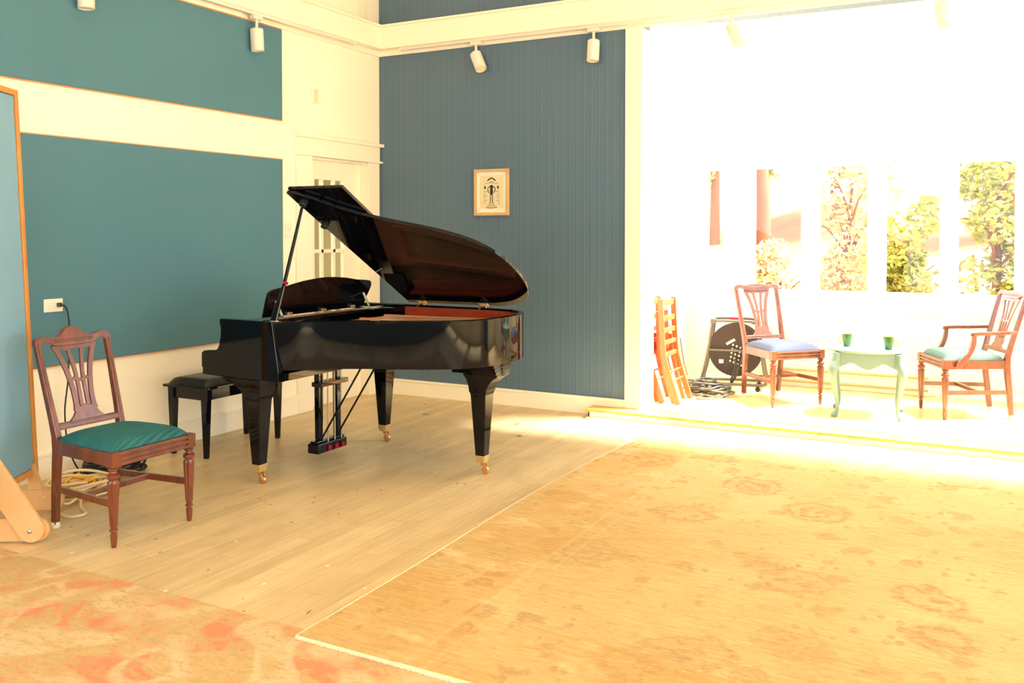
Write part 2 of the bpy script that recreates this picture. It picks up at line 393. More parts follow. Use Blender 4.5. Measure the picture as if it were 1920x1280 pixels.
# right wall and front wall with unseen wide windows added to daylight the room
def wall_with_openings(fn, a0, a1, opens, z0, z1, t0, t1):
    m = MB(); cur = a0
    B = lambda p0, p1, q0, q1: m.prism([(p0, q0), (p1, q0), (p1, q1), (p0, q1)], t0, t1, fn)
    for o0, o1 in opens:
        B(cur, o0, 0, H); B(o0, o1, 0, z0); B(o0, o1, z1, H); cur = o1
    B(cur, a1, 0, H)
    return m
RO = [(-8.9, -6.5), (-6.1, -3.7), (-3.3, -.7)]
FO = [(0.3, 3.1), (3.5, 6.1), (6.4, 8.8)]
struct(wall_with_openings(fyz, RY, 0.15, RO, 0.4, 3.0, RX, RX + .15).build('wall_right', M['cream']))
struct(wall_with_openings(fxz, -.15, RX + .15, FO, 0.3, 3.2, RY - .15, RY).build('wall_front', M['bead']))
# bay: left wall, back wall with windows, right end wall, unseen glass roof added for daylight
struct(MB().box(BX - .15, BX, 0.15, BD + .12, BZ, 3.62).box(BX, XQ, 0.15, 0.27, BZ, 3.62).build('wall_bay_left', M['baywhite']))
BW = [(2.61, 2.79), (3.065, 3.52), (3.655, 4.10), (4.225, 4.685), (4.805, 5.255), (5.385, 5.845), (5.975, 6.435)]
WZ0, WZ1 = 0.955, 2.12
m = MB(); cur = BX
for a, b in BW:
    m.box(cur, a, BD, BD + .12, BZ, 3.62).box(a, b, BD, BD + .12, BZ, WZ0).box(a, b, BD, BD + .12, WZ1, 3.62); cur = b
m.box(cur, 7.3, BD, BD + .12, BZ, 3.62)
struct(m.build('wall_bay_back', M['baywhite']))
m = MB().box(7.3, 7.45, 0.15, .3, BZ, 3.62).box(7.3, 7.45, 1.6, BD + .12, BZ, 3.62).box(7.3, 7.45, .3, 1.6, BZ, .6).box(7.3, 7.45, .3, 1.6, 3.3, 3.62)  # out-of-view end opening added to let daylight into the bay
struct(m.build('wall_bay_right', M['baywhite']))
m = MB()
for xx in (2.28, 3.9, 5.55, 7.2): m.box(xx, xx + .12, 0.1, BD + .12, 3.62, 3.72)
m.box(2.28, 7.45, 0.1, .2, 3.62, 3.72).box(2.28, 7.45, BD, BD + .12, 3.62, 3.72)
struct(m.build('added_bay_roof', M['baywhite']))
k = 20
for x0, x1 in ((2.40, 3.9), (4.02, 5.55), (5.67, 7.2)):
    struct(MB().box(x0, x1, .2, BD, 3.66, 3.668).build('window_%d' % k, M['glass'])); k += 1  # panes of the added roof, out of view
# bay windows: frame and pane
for i, (a, b) in enumerate(BW):
    f = MB(); w = .014
    f.box(a, a + w, BD + .03, BD + .09, WZ0, WZ1).box(b - w, b, BD + .03, BD + .09, WZ0, WZ1).box(a + w, b - w, BD + .03, BD + .09, WZ0, WZ0 + w).box(a + w, b - w, BD + .03, BD + .09, WZ1 - w, WZ1)
    fo = struct(f.build('window_%d' % (i + 1), M['baywhite'], bevel=.003))
    MB().box(a + w, b - w, BD + .056, BD + .062, WZ0 + w, WZ1 - w).build('pane', M['glass'], fo)
# interior sill and wainscot stiles below the bay windows
struct(MB().box(2.6, 6.6, BD - .05, BD, WZ0 - .04, WZ0 - .005).build('trim_1', M['baywhite'], bevel=.006))
m = MB()
for a, b in ((2.77, 2.87), (3.41, 3.46), (4.02, 4.09), (4.70, 4.80), (5.40, 5.5)): m.box(a, b, BD - .014, BD, .30, .775)
m.box(BX, 6.6, BD - .016, BD, .775, .86)
struct(m.build('trim_2', M['baywhite'], bevel=.003))
m = MB()
for a, b in ((BX, 2.77), (2.87, 3.41), (3.46, 4.02), (4.09, 4.70), (4.80, 5.40)): m.box(a, b, BD - .006, BD, .16, .775)
struct(m.build('trim_3', M['baycream']))
# glass of the added right and front windows with mullion frames
k = 10
for a, b in RO:
    f = MB(); w = .05; zc = 1.7; yc = (a + b) / 2
    for y0, y1, z0, z1 in ((a, a + w, .4, 3.0), (b - w, b, .4, 3.0), (a + w, b - w, .4, .4 + w), (a + w, b - w, 3.0 - w, 3.0), (yc - .02, yc + .02, .4 + w, 3.0 - w)): f.box(RX + .04, RX + .1, y0, y1, z0, z1)
    fo = struct(f.build('window_%d' % k, M['trim'])); k += 1
    MB().box(RX + .068, RX + .074, a + w, b - w, .4 + w, 3.0 - w).build('pane', M['glass'], fo)
    portal(RX + .2, yc, zc, (0, R(90), 0), 2.6, b - a)
for a, b in FO:
    f = MB(); w = .05; xc = (a + b) / 2
    for x0, x1, z0, z1 in ((a, a + w, .3, 3.2), (b - w, b, .3, 3.2), (a + w, b - w, .3, .3 + w), (a + w, b - w, 3.2 - w, 3.2), (xc - .02, xc + .02, .3 + w, 3.2 - w)): f.box(x0, x1, RY - .1, RY - .04, z0, z1)
    fo = struct(f.build('window_%d' % k, M['trim'])); k += 1
    MB().box(a + w, b - w, RY - .074, RY - .068, .3 + w, 3.2 - w).build('pane', M['glass'], fo)
    portal(xc, RY - .2, 1.75, (R(90), 0, 0), b - a, 2.9)
portal(4.85, 1.0, 3.8, (0, 0, 0), 4.9, 1.7)
portal(4.6, BD + .2, 1.55, (R(-90), 0, 0), 4.2, 1.3)
portal(7.55, .95, 1.95, (0, R(90), 0), 2.7, 1.3)

# baseboards, casing, step, boxed ledge
struct(MB().box(0.012, XP, -.018, 0, 0, .135).box(.012, XP, -.024, 0, .125, .145).build('baseboard_back', M['trim'], bevel=.003))
struct(MB().box(0, .018, RY, -1.155, 0, .15).box(0, .024, RY, -1.155, .14, .158).build('baseboard_left', M['trim'], bevel=.003))
struct(MB().box(XP, XQ + .001, -.028, 0.0, .08, 3.14).box(XQ, XQ + .012, -.02, .27, .08, 3.14).build('trim_4', M['trim'], bevel=.002))
struct(MB().box(2.2, 7.45, -.17, -.155, 0, .055).box(2.2, 2.215, -.17, 0, 0, .055).box(2.2, 2.9, -.215, -.17, 0, .014).build('trim_5', M['trim'], bevel=.002))
struct(MB().box(2.185, 7.45, -.19, -.02, .055, BZ).build('trim_6', M['gold_wood'], bevel=.006))
m = MB().box(0.0, 8.9, -.105, 0, 3.19, 3.385).box(0, .105, -9.2, -.105, 3.19, 3.385)
m.box(0, 8.9, -.125, 0, 3.385, 3.405).box(0, .125, -9.2, -.125, 3.385, 3.405)
m.box(0, 8.9, -.02, 0, 3.14, 3.19).box(0, .02, -9.2, -.02, 3.14, 3.19)
struct(m.build('trim_7', M['trim'], bevel=.003))

# door in the left wall, with casing and hall beyond
m = MB().box(0, .022, -1.155, DY0, 0, 2.145).box(0, .022, DY1, -.03, 0, 2.145).box(0, .022, -1.155, -.02, 2.145, 2.31)
m.box(0, .045, -1.175, -.004, 2.145, 2.165).box(0, .06, -1.185, -.002, 2.295, 2.325)
struct(m.build('trim_8', M['trim'], bevel=.003))
door = struct(MB().build('door_1', M['trim'])) if False else None
XD = -.075
g0, g1 = -0.845, -0.43; cols = [(-0.83, -0.735), (-0.705, -0.575), (-0.545, -0.435)]
rows = [(0.72, 1.325), (1.357, 1.965)]
m = MB()
m.box(XD - .04, XD, DY0, cols[0][0], 0, DZ).box(XD - .04, XD, cols[2][1], DY1, 0, DZ)
m.box(XD - .04, XD, cols[0][0], cols[2][1], rows[1][1], DZ).box(XD - .04, XD, cols[0][0], cols[2][1], 0, rows[0][0])
m.box(XD - .034, XD - .006, cols[0][0], cols[2][1], rows[0][1], rows[1][0])
for c0, c1 in ((cols[0][1], cols[1][0]), (cols[1][1], cols[2][0])): m.box(XD - .034, XD - .006, c0, c1, rows[0][0], rows[1][1])
m.box(XD, XD + .008, -0.80, -0.46, .16, .6)
door = struct(m.build('door_1', M['trim'], bevel=.002))
for c0, c1 in cols:
    for r0, r1 in rows: MB().box(XD - .022, XD - .018, c0, c1, r0, r1).build('pane', M['glass'], door)
MB().lathe([(.0, 0), (.028, .0), (.028, .012), (.012, .018), (.012, .045), (.026, .06), (.02, .075), (0, .078)], (XD, -.28, 1.0), 16, 'x').build('door_knob', M['brass'], door, smooth=40)
struct(MB().box(-1.75, -1.65, -2.2, .6, 0, 2.6).box(-1.65, -.15, -2.3, -2.2, 0, 2.6).box(-1.65, -.15, .5, .6, 0, 2.6).box(-1.65, -.15, -.9, .5, 2.5, 2.6).build('wall_hall', M['hall']))  # half roof left open, shaped to set how much sky lights the hall
struct(MB().box(-1.65, -.15, -2.2, .5, -.1, 0).build('floor_hall', M['floor']))

# ------------------------------------------------------------------ things on the walls
def panel(y0, y1, z0, z1, label):
    o = thing('acoustic_baffle', (0, (y0 + y1) / 2, z0), label, 'acoustic panel', world=True)
    MB().box(.004, .026, y0, y1, z0, z1).build('fabric_panel', M['teal'], o, bevel=.006)
    m = MB().box(.003, .020, y0 - .006, y1 + .006, z0 - .006, z0).box(.003, .020, y0 - .006, y1 + .006, z1, z1 + .006).box(.003, .020, y0 - .006, y0, z0, z1).box(.003, .020, y1, y1 + .006, z0, z1)
    m.build('edge_strip', M['gold_wood'], o)
panel(-5.2, -1.33, .686, 2.090, 'large teal fabric wall panel behind the piano, lower of two')
panel(-5.2, -1.33, 2.407, 3.13, 'large teal fabric wall panel high on the cream wall, upper of two')

o = thing('wall_outlet', (0.026, -3.34, 1.06), 'white double outlet plate on the lower teal panel with a plug in it', 'outlet', world=True)
MB().box(.026, .033, -3.412, -3.287, 1.018, 1.098).build('cover_plate', M['white'], o, bevel=.003)
for yy in (-3.372, -3.324): MB().box(.033, .037, yy - .017, yy + .017, 1.042, 1.078).build('socket', M['white'], o, bevel=.002)
o = thing('power_cord', (.1, -3.33, 0), 'dark power cord hanging from the wall outlet down to the floor', 'cord', world=True)
MB().box(.0375, .061, -3.334, -3.308, 1.048, 1.074).build('plug', M['greycord'], o, bevel=.005)
MB().tube(catmull([(.059, -3.32, 1.06), (.078, -3.305, 1.05), (.085, -3.29, 1.0), (.09, -3.285, .86), (.09, -3.30, .6), (.085, -3.32, .40), (.09, -3.30, .18), (.12, -3.24, .02), (.2, -3.2, .008)], 6), .005, 6).build('cable', M['rubber'], o, smooth=60)

o = thing('light_switch', (0, -1.24, 1.52), 'white switch plate between teal panel and door casing', 'switch', world=True)
MB().box(0, .007, -1.275, -1.195, 1.46, 1.58).build('cover_plate', M['white'], o, bevel=.003)
MB().box(.007, .014, -1.245, -1.225, 1.505, 1.535).build('toggle', M['white'], o, bevel=.002)
o = thing('wall_box', (0, -.9, 2.62), 'small square beige box high on the cream wall above the door', 'wall box', world=True)
MB().box(0, .03, -.955, -.845, 2.6, 2.715).build('housing', M['cream'], o, bevel=.005)
MB().box(.03, .036, -.95, -.91, 2.605, 2.71).build('face_plate', M['paper'], o, bevel=.002)

# framed print on the blue wall
o = thing('framed_print', (1.215, 0, 1.65), 'small oak framed black ink print on the blue beadboard wall', 'picture', world=True)
fx0, fx1, fz0, fz1 = 1.041, 1.387, 1.652, 2.057; fw = .026
m = MB()
m.box(fx0, fx1, -.026, -.002, fz0, fz0 + fw).box(fx0, fx1, -.026, -.002, fz1 - fw, fz1).box(fx0, fx0 + fw, -.026, -.002, fz0 + fw, fz1 - fw).box(fx1 - fw, fx1, -.026, -.002, fz0 + fw, fz1 - fw)
m.build('frame', M['frame'], o, bevel=.002)
MB().box(fx0 + fw, fx1 - fw, -.012, -.004, fz0 + fw, fz1 - fw).build('mount', M['mat'], o)
MB().box(fx0 + .055, fx1 - .055, -.0135, -.012, fz0 + .062, fz1 - .055).build('print_sheet', M['paper'], o)
ink = MB(); gi = MB(); cx = 1.214; T0, T1 = -.0148, -.0135
ink.ribbon([(cx - .04, 1.955), (cx - .018, 1.972), (cx, 1.978), (cx + .018, 1.972), (cx + .04, 1.955)], .011, T0, T1, fxz)
ink.ribbon([(cx - .02, 1.932), (cx - .008, 1.944), (cx + .008, 1.944), (cx + .02, 1.932)], .005, T0, T1, fxz)
for s_ in (-1, 1):
    ink.ribbon([(cx + s_ * .062, 1.912), (cx + s_ * .066, 1.898), (cx + s_ * .064, 1.884)], [.006, .018, .01], T0, T1, fxz)
    ink.ribbon([(cx + s_ * .018, 1.906), (cx + s_ * .038, 1.888), (cx + s_ * .032, 1.862), (cx + s_ * .024, 1.85)], .007, T0, T1, fxz)
    ink.ribbon([(cx + s_ * .008, 1.835), (cx + s_ * .010, 1.79), (cx + s_ * .010, 1.765), (cx + s_ * .022, 1.757)], .007, T0, T1, fxz)
    for j in range(6): gi.ribbon([(cx + s_ * (.045 + .02 * (j % 2)), 1.865 - j * .02), (cx + s_ * (.06 + .01 * (j % 3)), 1.858 - j * .02), (cx + s_ * .075, 1.866 - j * .02)], .005, T0, T1, fxz)
    gi.ribbon([(cx + s_ * .03, 1.93), (cx + s_ * .055, 1.935), (cx + s_ * .07, 1.925)], .004, T0, T1, fxz)
ink.prism([(cx - .018, 1.905), (cx - .01, 1.917), (cx + .01, 1.917), (cx + .018, 1.905), (cx + .012, 1.892), (cx + .014, 1.85), (cx + .012, 1.833), (cx - .012, 1.833), (cx - .014, 1.85), (cx - .012, 1.892)], T0, T1, fxz)
ink.ribbon([(cx - .03, 1.747), (cx, 1.744), (cx + .03, 1.747)], .004, T0, T1, fxz)
ink.ribbon([(cx - .055, 1.722), (cx, 1.717), (cx + .055, 1.724)], .005, T0, T1, fxz)
gi.ribbon([(cx - .05, 1.74), (cx - .03, 1.732), (cx + .03, 1.732), (cx + .05, 1.74)], .004, T0, T1, fxz)
ni = len(ink.f); ink.add(gi.v, gi.f); ik = ink.build('ink_drawing', M['ink'], o); ik.data.materials.append(M['greyink'])
for p_ in ik.data.polygons[ni:]: p_.material_index = 1

# ------------------------------------------------------------------ track lights and rails
for nm, a, lab in (('back', MB().box(.28, 5.6, -.075, -.04, 3.165, 3.19), 'white lighting track under the ledge along the blue wall and over the bay opening'),
                   ('left', MB().box(.06, .095, -6.0, -.45, 3.165, 3.19), 'white lighting track under the ledge along the cream left wall')):
    tr_ = tag(a.build('lighting_track', M['lampwhite'], bevel=.002, origin=((2.9, -.06, 3.165) if nm == 'back' else (.078, -3.2, 3.165))), lab, 'track')
def track_light(x, y, dirv, label, length=.172):
    o = thing('track_light', (x, y, 3.165), label, 'spotlight', group=None)
    ax = (1, 0) if y > -.1 else (0, 1)
    e = .05
    MB().box(-e if ax[0] else -.02, e if ax[0] else .02, -.02 if ax[0] else -e, .02 if ax[0] else e, -.03, -.0005).build('adapter', M['lampwhite'], o, bevel=.004)
    MB().lathe([(.011, -.03), (.011, -.125)], (0, 0, 0), 12).build('stem', M['lampwhite'], o, smooth=40)
    d = Vector(dirv).normalized(); q = d.to_track_quat('Z', 'Y').to_matrix()
    st = Vector((0, 0, -.118)) - d * .02
    prof = [(.0, 0), (.044, 0), (.05, .006), (.05, length - .003), (.048, length), (.043, length), (.041, length - .012), (.0, length - .012)]
    m = MB(); m.lathe(prof, (0, 0, 0), 28); m.v = [tuple(q @ Vector(p) + st) for p in m.v]
    hd = m.build('lamp_head', M['lampwhite'], o, smooth=40)
    m = MB(); m.lathe([(0, length - .011), (.038, length - .011), (.038, length - .006), (0, length - .004)], (0, 0, 0), 24); m.v = [tuple(q @ Vector(p) + st) for p in m.v]
    m.build('lens', M['lens'], hd, smooth=40)
track_light(1.085, -.058, (.55, -.25, -1), 'white spotlight tilted right, first on the track over the blue wall')
track_light(2.195, -.058, (0, -.12, -1), 'white spotlight pointing straight down at the right end of the blue wall')
track_light(3.32, -.058, (.5, -.1, -1), 'white spotlight tilted right over the bright bay opening, left of two there')
track_light(4.745, -.058, (.18, 0, -1), 'white spotlight at the far right end of the track')
track_light(.078, -1.665, (0, .06, -1), 'white spotlight hanging in front of the upper teal panel near its right end')
track_light(.078, -3.14, (.03, 0, -1), 'white spotlight cut off by the top edge at upper left')
o = thing('hanging_wire', (.07, -.30, 3.405), 'thin white twisted wires rising from the ledge near the corner', 'wire', world=True)
for dx, ph in ((0, 0), (.006, 2)):
    MB().tube([(.07 + dx + .006 * sin(k * 1.1 + ph), -.30 + .012 * sin(k * .9 + ph) + k * .002 * (1 if ph else .2), 3.407 + k * .03) for k in range(20)], .004, 6).build('strand', M['lampwhite'], o, smooth=60)

# ------------------------------------------------------------------ rugs
salm = thing('area_rug', (2.0, -5.6, 0), 'distressed beige and coral patterned rug in the front left corner of the floor', 'rug', world=True)
MB().box(-.6, 5.6, -7.6, -4.27, .001, .009).build('pile', M['salmonrug'], salm, bevel=.003)
gold = thing('area_rug', (4.8, -2.2, 0), 'large faded gold floral rug covering the right half of the floor', 'rug', world=True)
GX0, GX1, GY0, GY1 = 2.83, 7.4, -4.33, -.20
nx, ny = 60, 50; vs = []; fs = []
for j in range(ny + 1):
    for i in range(nx + 1):
        u, v_ = i / nx, j / ny
        xx = GX0 + (GX1 - GX0) * u + (.012 * sin(v_ * 9) * (1 - u) if i == 0 else 0) - .04 * (1 - u) * sin(pi * v_); yy = GY0 + (GY1 - GY0) * v_
        z = .017 + .0015 * sin(xx * 3.1) * sin(yy * 2.3)
        vs.append((xx, yy, z))
for j in range(ny):
    for i in range(nx):
        a = j * (nx + 1) + i; fs.append((a, a + 1, a + nx + 2, a + nx + 1))
rim_ = [i for i in range(nx + 1)] + [(j) * (nx + 1) + nx for j in range(1, ny + 1)] + [ny * (nx + 1) + i for i in range(nx - 1, -1, -1)] + [j * (nx + 1) for j in range(ny - 1, 0, -1)]
b = len(vs); vs += [(vs[i][0], vs[i][1], .0095) for i in rim_]
for k_ in range(len(rim_)): fs.append((rim_[k_], b + k_, b + (k_ + 1) % len(rim_), rim_[(k_ + 1) % len(rim_)]))
MB().add(vs, fs).build('pile', M['goldrug'], gold, smooth=50)
m = MB()
xx = GX0
while xx < 6.6:
    l = random.uniform(.012, .017); m.box(xx, xx + .008, GY0 - l, GY0 + .004, .0095, .0165); xx += .0095
m.build('fringe', M['fringe'], gold)
MB().tube(catmull([(GX0 - .006 - .04 * sin(pi * k_ / 20) + .012 * sin(k_ / 20 * 9), GY0 + (GY1 - GY0) * k_ / 20, .012) for k_ in range(21)], 3), .005, 6).build('selvedge', M['fringe'], gold, smooth=60)

# ------------------------------------------------------------------ grand piano
PN = thing('grand_piano', (1.5, -2.2, 0), 'polished black baby grand piano with lid propped open', 'piano', world=True)
ZT, ZB = .985, .70
rim_t = [(1.40, -2.93), (1.50, -2.855), (1.61, -2.755), (1.74, -2.668), (1.87, -2.60), (2.03, -2.535), (2.19, -2.46), (2.32, -2.365), (2.405, -2.24), (2.445, -2.08), (2.448, -1.9), (2.42, -1.74), (2.35, -1.605), (2.22, -1.515), (2.05, -1.482)]
curve = [(1.0, -2.93), (1.2, -2.93), (1.34, -2.93)] + rim_t[0:0] + catmull([(1.40, -2.922)] + rim_t[1:], 6) + [(1.7, -1.48), (1.36, -1.48), (1.0, -1.48)]
def offset(path, d):
    out = []
    for i, p in enumerate(path):
        a = path[max(i - 1, 0)]; b_ = path[min(i + 1, len(path) - 1)]
        dx, dy = b_[0] - a[0], b_[1] - a[1]; l = math.hypot(dx, dy)
        out.append((p[0] - dy / l * d, p[1] + dx / l * d))
    return out
def wallring(outer, inner, z0, z1):
    return MB().loft([[(a[0], a[1], z0), (a[0], a[1], z1 - .004), (a[0] + (b_[0] - a[0]) * .15, a[1] + (b_[1] - a[1]) * .15, z1), (b_[0], b_[1], z1), (b_[0], b_[1], z0)] for a, b_ in zip(outer, inner)])
body = curve[2:]
wallring(body, offset(body, .034), ZB, ZT).build('rim', M['black'], PN, smooth=35)
inn = offset(curve, .0345)[2:]; inn2 = offset(curve, .05)[2:]
wallring(inn, inn2, .80, .972).build('inner_rim', M['redwood'], PN, smooth=35)
chk = [(.985, .985), (.984, .963), (.994, .931), (.991, .873), (.978, .824), (.965, .803), (.944, .79), (.85, .784), (.836, .775), (.832, .765), (.832, .685), (.84, .683), (.84, .642), (1.0, .637), (1.45, .633), (1.45, .69), (1.40, .985)]
chk_b = chk[:-3] + [(1.36, .633), (1.36, .985)]
MB().prism(chk, -2.932, -2.88, fxz).build('cheek', M['black'], PN, bevel=.004)
MB().prism(chk_b, -1.53, -1.478, fxz).build('cheek', M['black'], PN, bevel=.004)
MB().box(.845, 1.45, -2.879, -1.531, .635, .68).build('keybed', M['black'], PN, bevel=.003)
MB().box(.838, .858, -2.879, -1.531, .681, .725).build('key_slip', M['black'], PN, bevel=.003)
kb = MB().box(.86, .98, -2.80, -1.61, .69, .722).build('keyboard', M['white'], PN)
fb = [(.905, .726), (.985, .74), (1.005, .80), (1.012, .90), (1.005, .955), (.985, .955), (.99, .88), (.975, .80), (.905, .745)]
MB().prism(fb, -2.878, -1.532, fxz).build('fallboard', M['black'], PN, bevel=.003)
MB().box(1.0, 1.20, -2.878, -1.532, .945, .965).build('music_shelf', M['black'], PN, bevel=.003)
MB().box(1.0, 1.355, -1.70, -1.532, .94, .972).build('side_block', M['black'], PN, bevel=.003)
# bottom boards and braces under the case
bot = offset(curve, .05)
# plate, soundboard, strings
pl = [p for p in offset(curve, .0505)[2:]]
MB().prism([(1.22, -2.86)] + pl[:-1] + [(1.22, -1.535)], .845, .862, fxy).build('soundboard', M['sound'], PN)
sb2 = offset(curve, .075)[2:]
m = MB()
m.loft([[(a[0], a[1], .864), (a[0], a[1], .905), (b_[0], b_[1], .905), (b_[0], b_[1], .864)] for a, b_ in zip(offset(curve, .052)[3:-1], offset(curve, .11)[3:-1])])
m.box(1.21, 1.40, -2.86, -1.72, .864, .905)
for (x0, y0), (x1, y1) in (((1.36, -2.62), (1.80, -2.50)), ((1.36, -2.36), (2.12, -2.30)), ((1.36, -2.05), (2.30, -2.00)), ((1.36, -1.78), (2.25, -1.68))):
    m.ribbon([(x0, y0), ((x0 + x1) / 2, (y0 + y1) / 2), (x1, y1)], .035, .88, .935, fxy)
m.build('iron_plate', M['plate'], PN, bevel=.003)
m = MB().ribbon(catmull([(1.60, -2.12), (1.80, -2.08), (2.05, -2.0), (2.26, -1.93), (2.30, -1.915)], 4), [.05] + [.22] * 14 + [.16, .02], .938, .95, fxy)
m.build('pale_strip', M['sound'], PN, bevel=.004)  # pale strip added above the plate bars
m = MB()
for k_ in range(60):
    y0 = -2.80 + k_ * .018
    m.tube([(1.30, y0, .915), (1.30 + min(.95, .22 + k_ * .014), y0 + .04, .915)], .0012, 4)
st_ = m.build('strings', M['brass'], PN); st_['kind'] = 'stuff'
m = MB().lathe([(.012, 0), (.012, .02), (.008, .03), (.0, .032)], (2.30, -2.30, .905), 12); m.build('plate_bolt', M['steel'], PN, smooth=40)
# lid: main part, folded front flap (rotated about the bass hinge)
TH = R(30); HY, HZ = -1.468, .997
def lidfn(u, v, t):
    d = HY - v
    return (u, HY - d * cos(TH) + t * sin(TH), HZ + d * sin(TH) + t * cos(TH))
lid_o = offset(curve, -.018)
lid_poly = [(1.35, -2.948)] + [p for p in lid_o if p[0] > 1.36 and p[1] < -1.5] + [(2.14, HY), (1.35, HY)]
MB().prism(lid_poly, 0, .022, lidfn).build('lid', M['black'], PN, bevel=.003, smooth=30)
MB().prism([(1.352, -2.952), (1.762, -2.952), (1.762, HY - .01), (1.352, HY - .01)], .026, .046, lidfn).build('front_lid_flap', M['black'], PN, bevel=.003)
for xx in (1.475, 1.985):
    h = MB().box(xx - .032, xx + .032, -1.5135, -1.508, .915, .965)
    h.tube([(xx - .03, -1.505, .99), (xx + .03, -1.505, .99)], .006, 8)
    h.prism([(xx - .035, HY - .045), (xx + .035, HY - .045), (xx + .035, HY - .005), (xx - .035, HY - .005)], -.004, 0, lidfn)
    h.ribbon([(xx - .03, .965), (xx - .005, .985), (xx + .02, 1.0)], .006, -1.53, -1.512, fxz)
    h.build('lid_hinge', M['brass'], PN, bevel=.001)
def lidpt(u, v, t): return Vector(lidfn(u, v, t))
q = Matrix.Rotation(0, 3, 'X')
nrm = Vector((0, sin(TH), cos(TH)))
for u, v in ((1.425, -2.86), (1.40, -2.60)):
    p = lidpt(u, v, 0)
    qq = (-nrm).to_track_quat('Z', 'Y').to_matrix()
    m = MB().lathe([(.024, 0), (.026, .012), (.018, .02), (.024, .026), (.022, .036), (.0, .04)], (0, 0, 0), 16); m.v = [tuple(qq @ Vector(a) + p) for a in m.v]
    m.build('bumper', M['rubber'], PN, smooth=50)
pb = Vector((1.40, -2.90, .98)); pt = lidpt(1.425, -2.86, -.035)
lp = MB().tube([pb, pb.lerp(pt, .5), pt], [.010, .011, .009], 10).build('lid_prop', M['black'], PN, smooth=40)
MB().tube([pb.lerp(pt, .32) + Vector((.008, 0, 0)), pb.lerp(pt, .34) + Vector((.008, 0, 0))], .016, 10).build('prop_clip', M['felt'], lp)
MB().tube([pb + Vector((-.03, .012, 0)), pb.lerp(pt, .14) + Vector((-.024, .012, 0)), pb.lerp(pt, .32) + Vector((-.006, .008, 0))], [.02, .016, .008], 10).build('short_prop', M['black'], lp, smooth=40)
m = MB().tube([pb + Vector((.012, -.008, .01)), pb.lerp(pt, .30) + Vector((.012, -.008, 0))], .003, 8).build('prop_rod', M['tube'], lp, smooth=40)
MB().box(1.38, 1.425, -2.925, -2.90, .985, .99).build('prop_plate', M['brass'], lp)
# music desk, seen from behind
def deskfn(u, v, t): return (1.09 + (v - .975) * .35 + t, u, v)
top = catmull([(-2.70, 1.10), (-2.695, 1.135), (-2.66, 1.15), (-2.55, 1.166), (-2.40, 1.192), (-2.20, 1.207), (-2.0, 1.197), (-1.86, 1.178), (-1.74, 1.168), (-1.69, 1.158), (-1.668, 1.13), (-1.672, 1.09), (-1.69, 1.04)], 5)
dk = MB().prism([(-1.69, .975), (-2.69, .975)] + top, 0, .018, deskfn).build('music_desk', M['black'], PN, bevel=.003)
for y0 in (-1.74, -2.62):
    MB().tube([deskfn(y0, 1.075, .02), (1.20, y0 - .005, .985)], .009, 8).build('desk_stay', M['steel'], dk, smooth=40)
MB().box(1.17, 1.185, -2.70, -1.56, .966, .974).box(1.17, 1.28, -1.80, -1.70, .966, .976).build('desk_rail', M['steel'], dk)
for y0 in (-1.84, -2.15, -2.48): MB().box(1.105, 1.135, y0 - .022, y0 + .022, .975, .995).build('desk_hinge', M['brass'], dk, bevel=.002)
# legs with ferrule and caster
def piano_leg(x, y, zt, a, b):
    lg = MB()
    lg.sq([(x, y, .118, .031, .031), (x, y, .50, .053, .053), (x, y, .515, .058, .058)])
    fl = lambda z, k_, hy: (x + (b - a) / 2 * k_, y, z, .060 + ((a + b) / 2 - .060) * k_, hy)
    lg.sq([fl(.515, 0, .060), fl(.53, .03, .061), fl(.555, .14, .063), (fl(.58, .34, .066)), fl(.605, .66, .072), fl(zt - .012, 1, .08), fl(zt, 1, .08)])
    L_ = lg.build('leg', M['black'], PN, bevel=.003)
    MB().sq([(x, y, .072, .027, .027), (x, y, .118, .034, .034)]).build('ferrule', M['brass'], L_, bevel=.002)
    c_ = MB().lathe([(.008, .05), (.012, .072)], (x, y, 0), 10)
    c_.ribbon([(x + .0, .07), (x + .022, .055), (x + .028, .028)], .012, y - .016, y - .012, fxz).ribbon([(x + .0, .07), (x + .022, .055), (x + .028, .028)], .012, y + .012, y + .016, fxz)
    c_.lathe([(.0, -.011), (.022, -.011), (.0255, -.006), (.0255, .006), (.022, .011), (0, .011)], (x + .024, y, .0257), 18, 'y')
    c_.build('caster', M['copper'], L_, smooth=40)
piano_leg(1.215, -2.845, .634, .22, .08); piano_leg(1.215, -1.59, .634, .22, .08)
piano_leg(2.285, -2.03, .634, .09, .15)
m = MB().box(1.98, 2.43, -2.14, -1.92, .678, .70).box(2.06, 2.432, -2.13, -1.93, .656, .678).box(2.12, 2.434, -2.12, -1.94, .634, .656)
m.ribbon([(1.45, -2.45), (1.9, -2.2), (2.25, -2.0)], .10, .66, .70, fxy).ribbon([(1.45, -1.7), (1.9, -1.85), (2.25, -2.0)], .10, .66, .70, fxy)
m.build('under_brace', M['black'], PN, bevel=.002)
# under panel closing the case from below
MB().prism([(1.44, -2.83)] + [p for p in offset(curve, .036)[4:-2]] + [(1.44, -1.52)], .70, .712, fxy).build('bottom_board', M['satin'], PN)
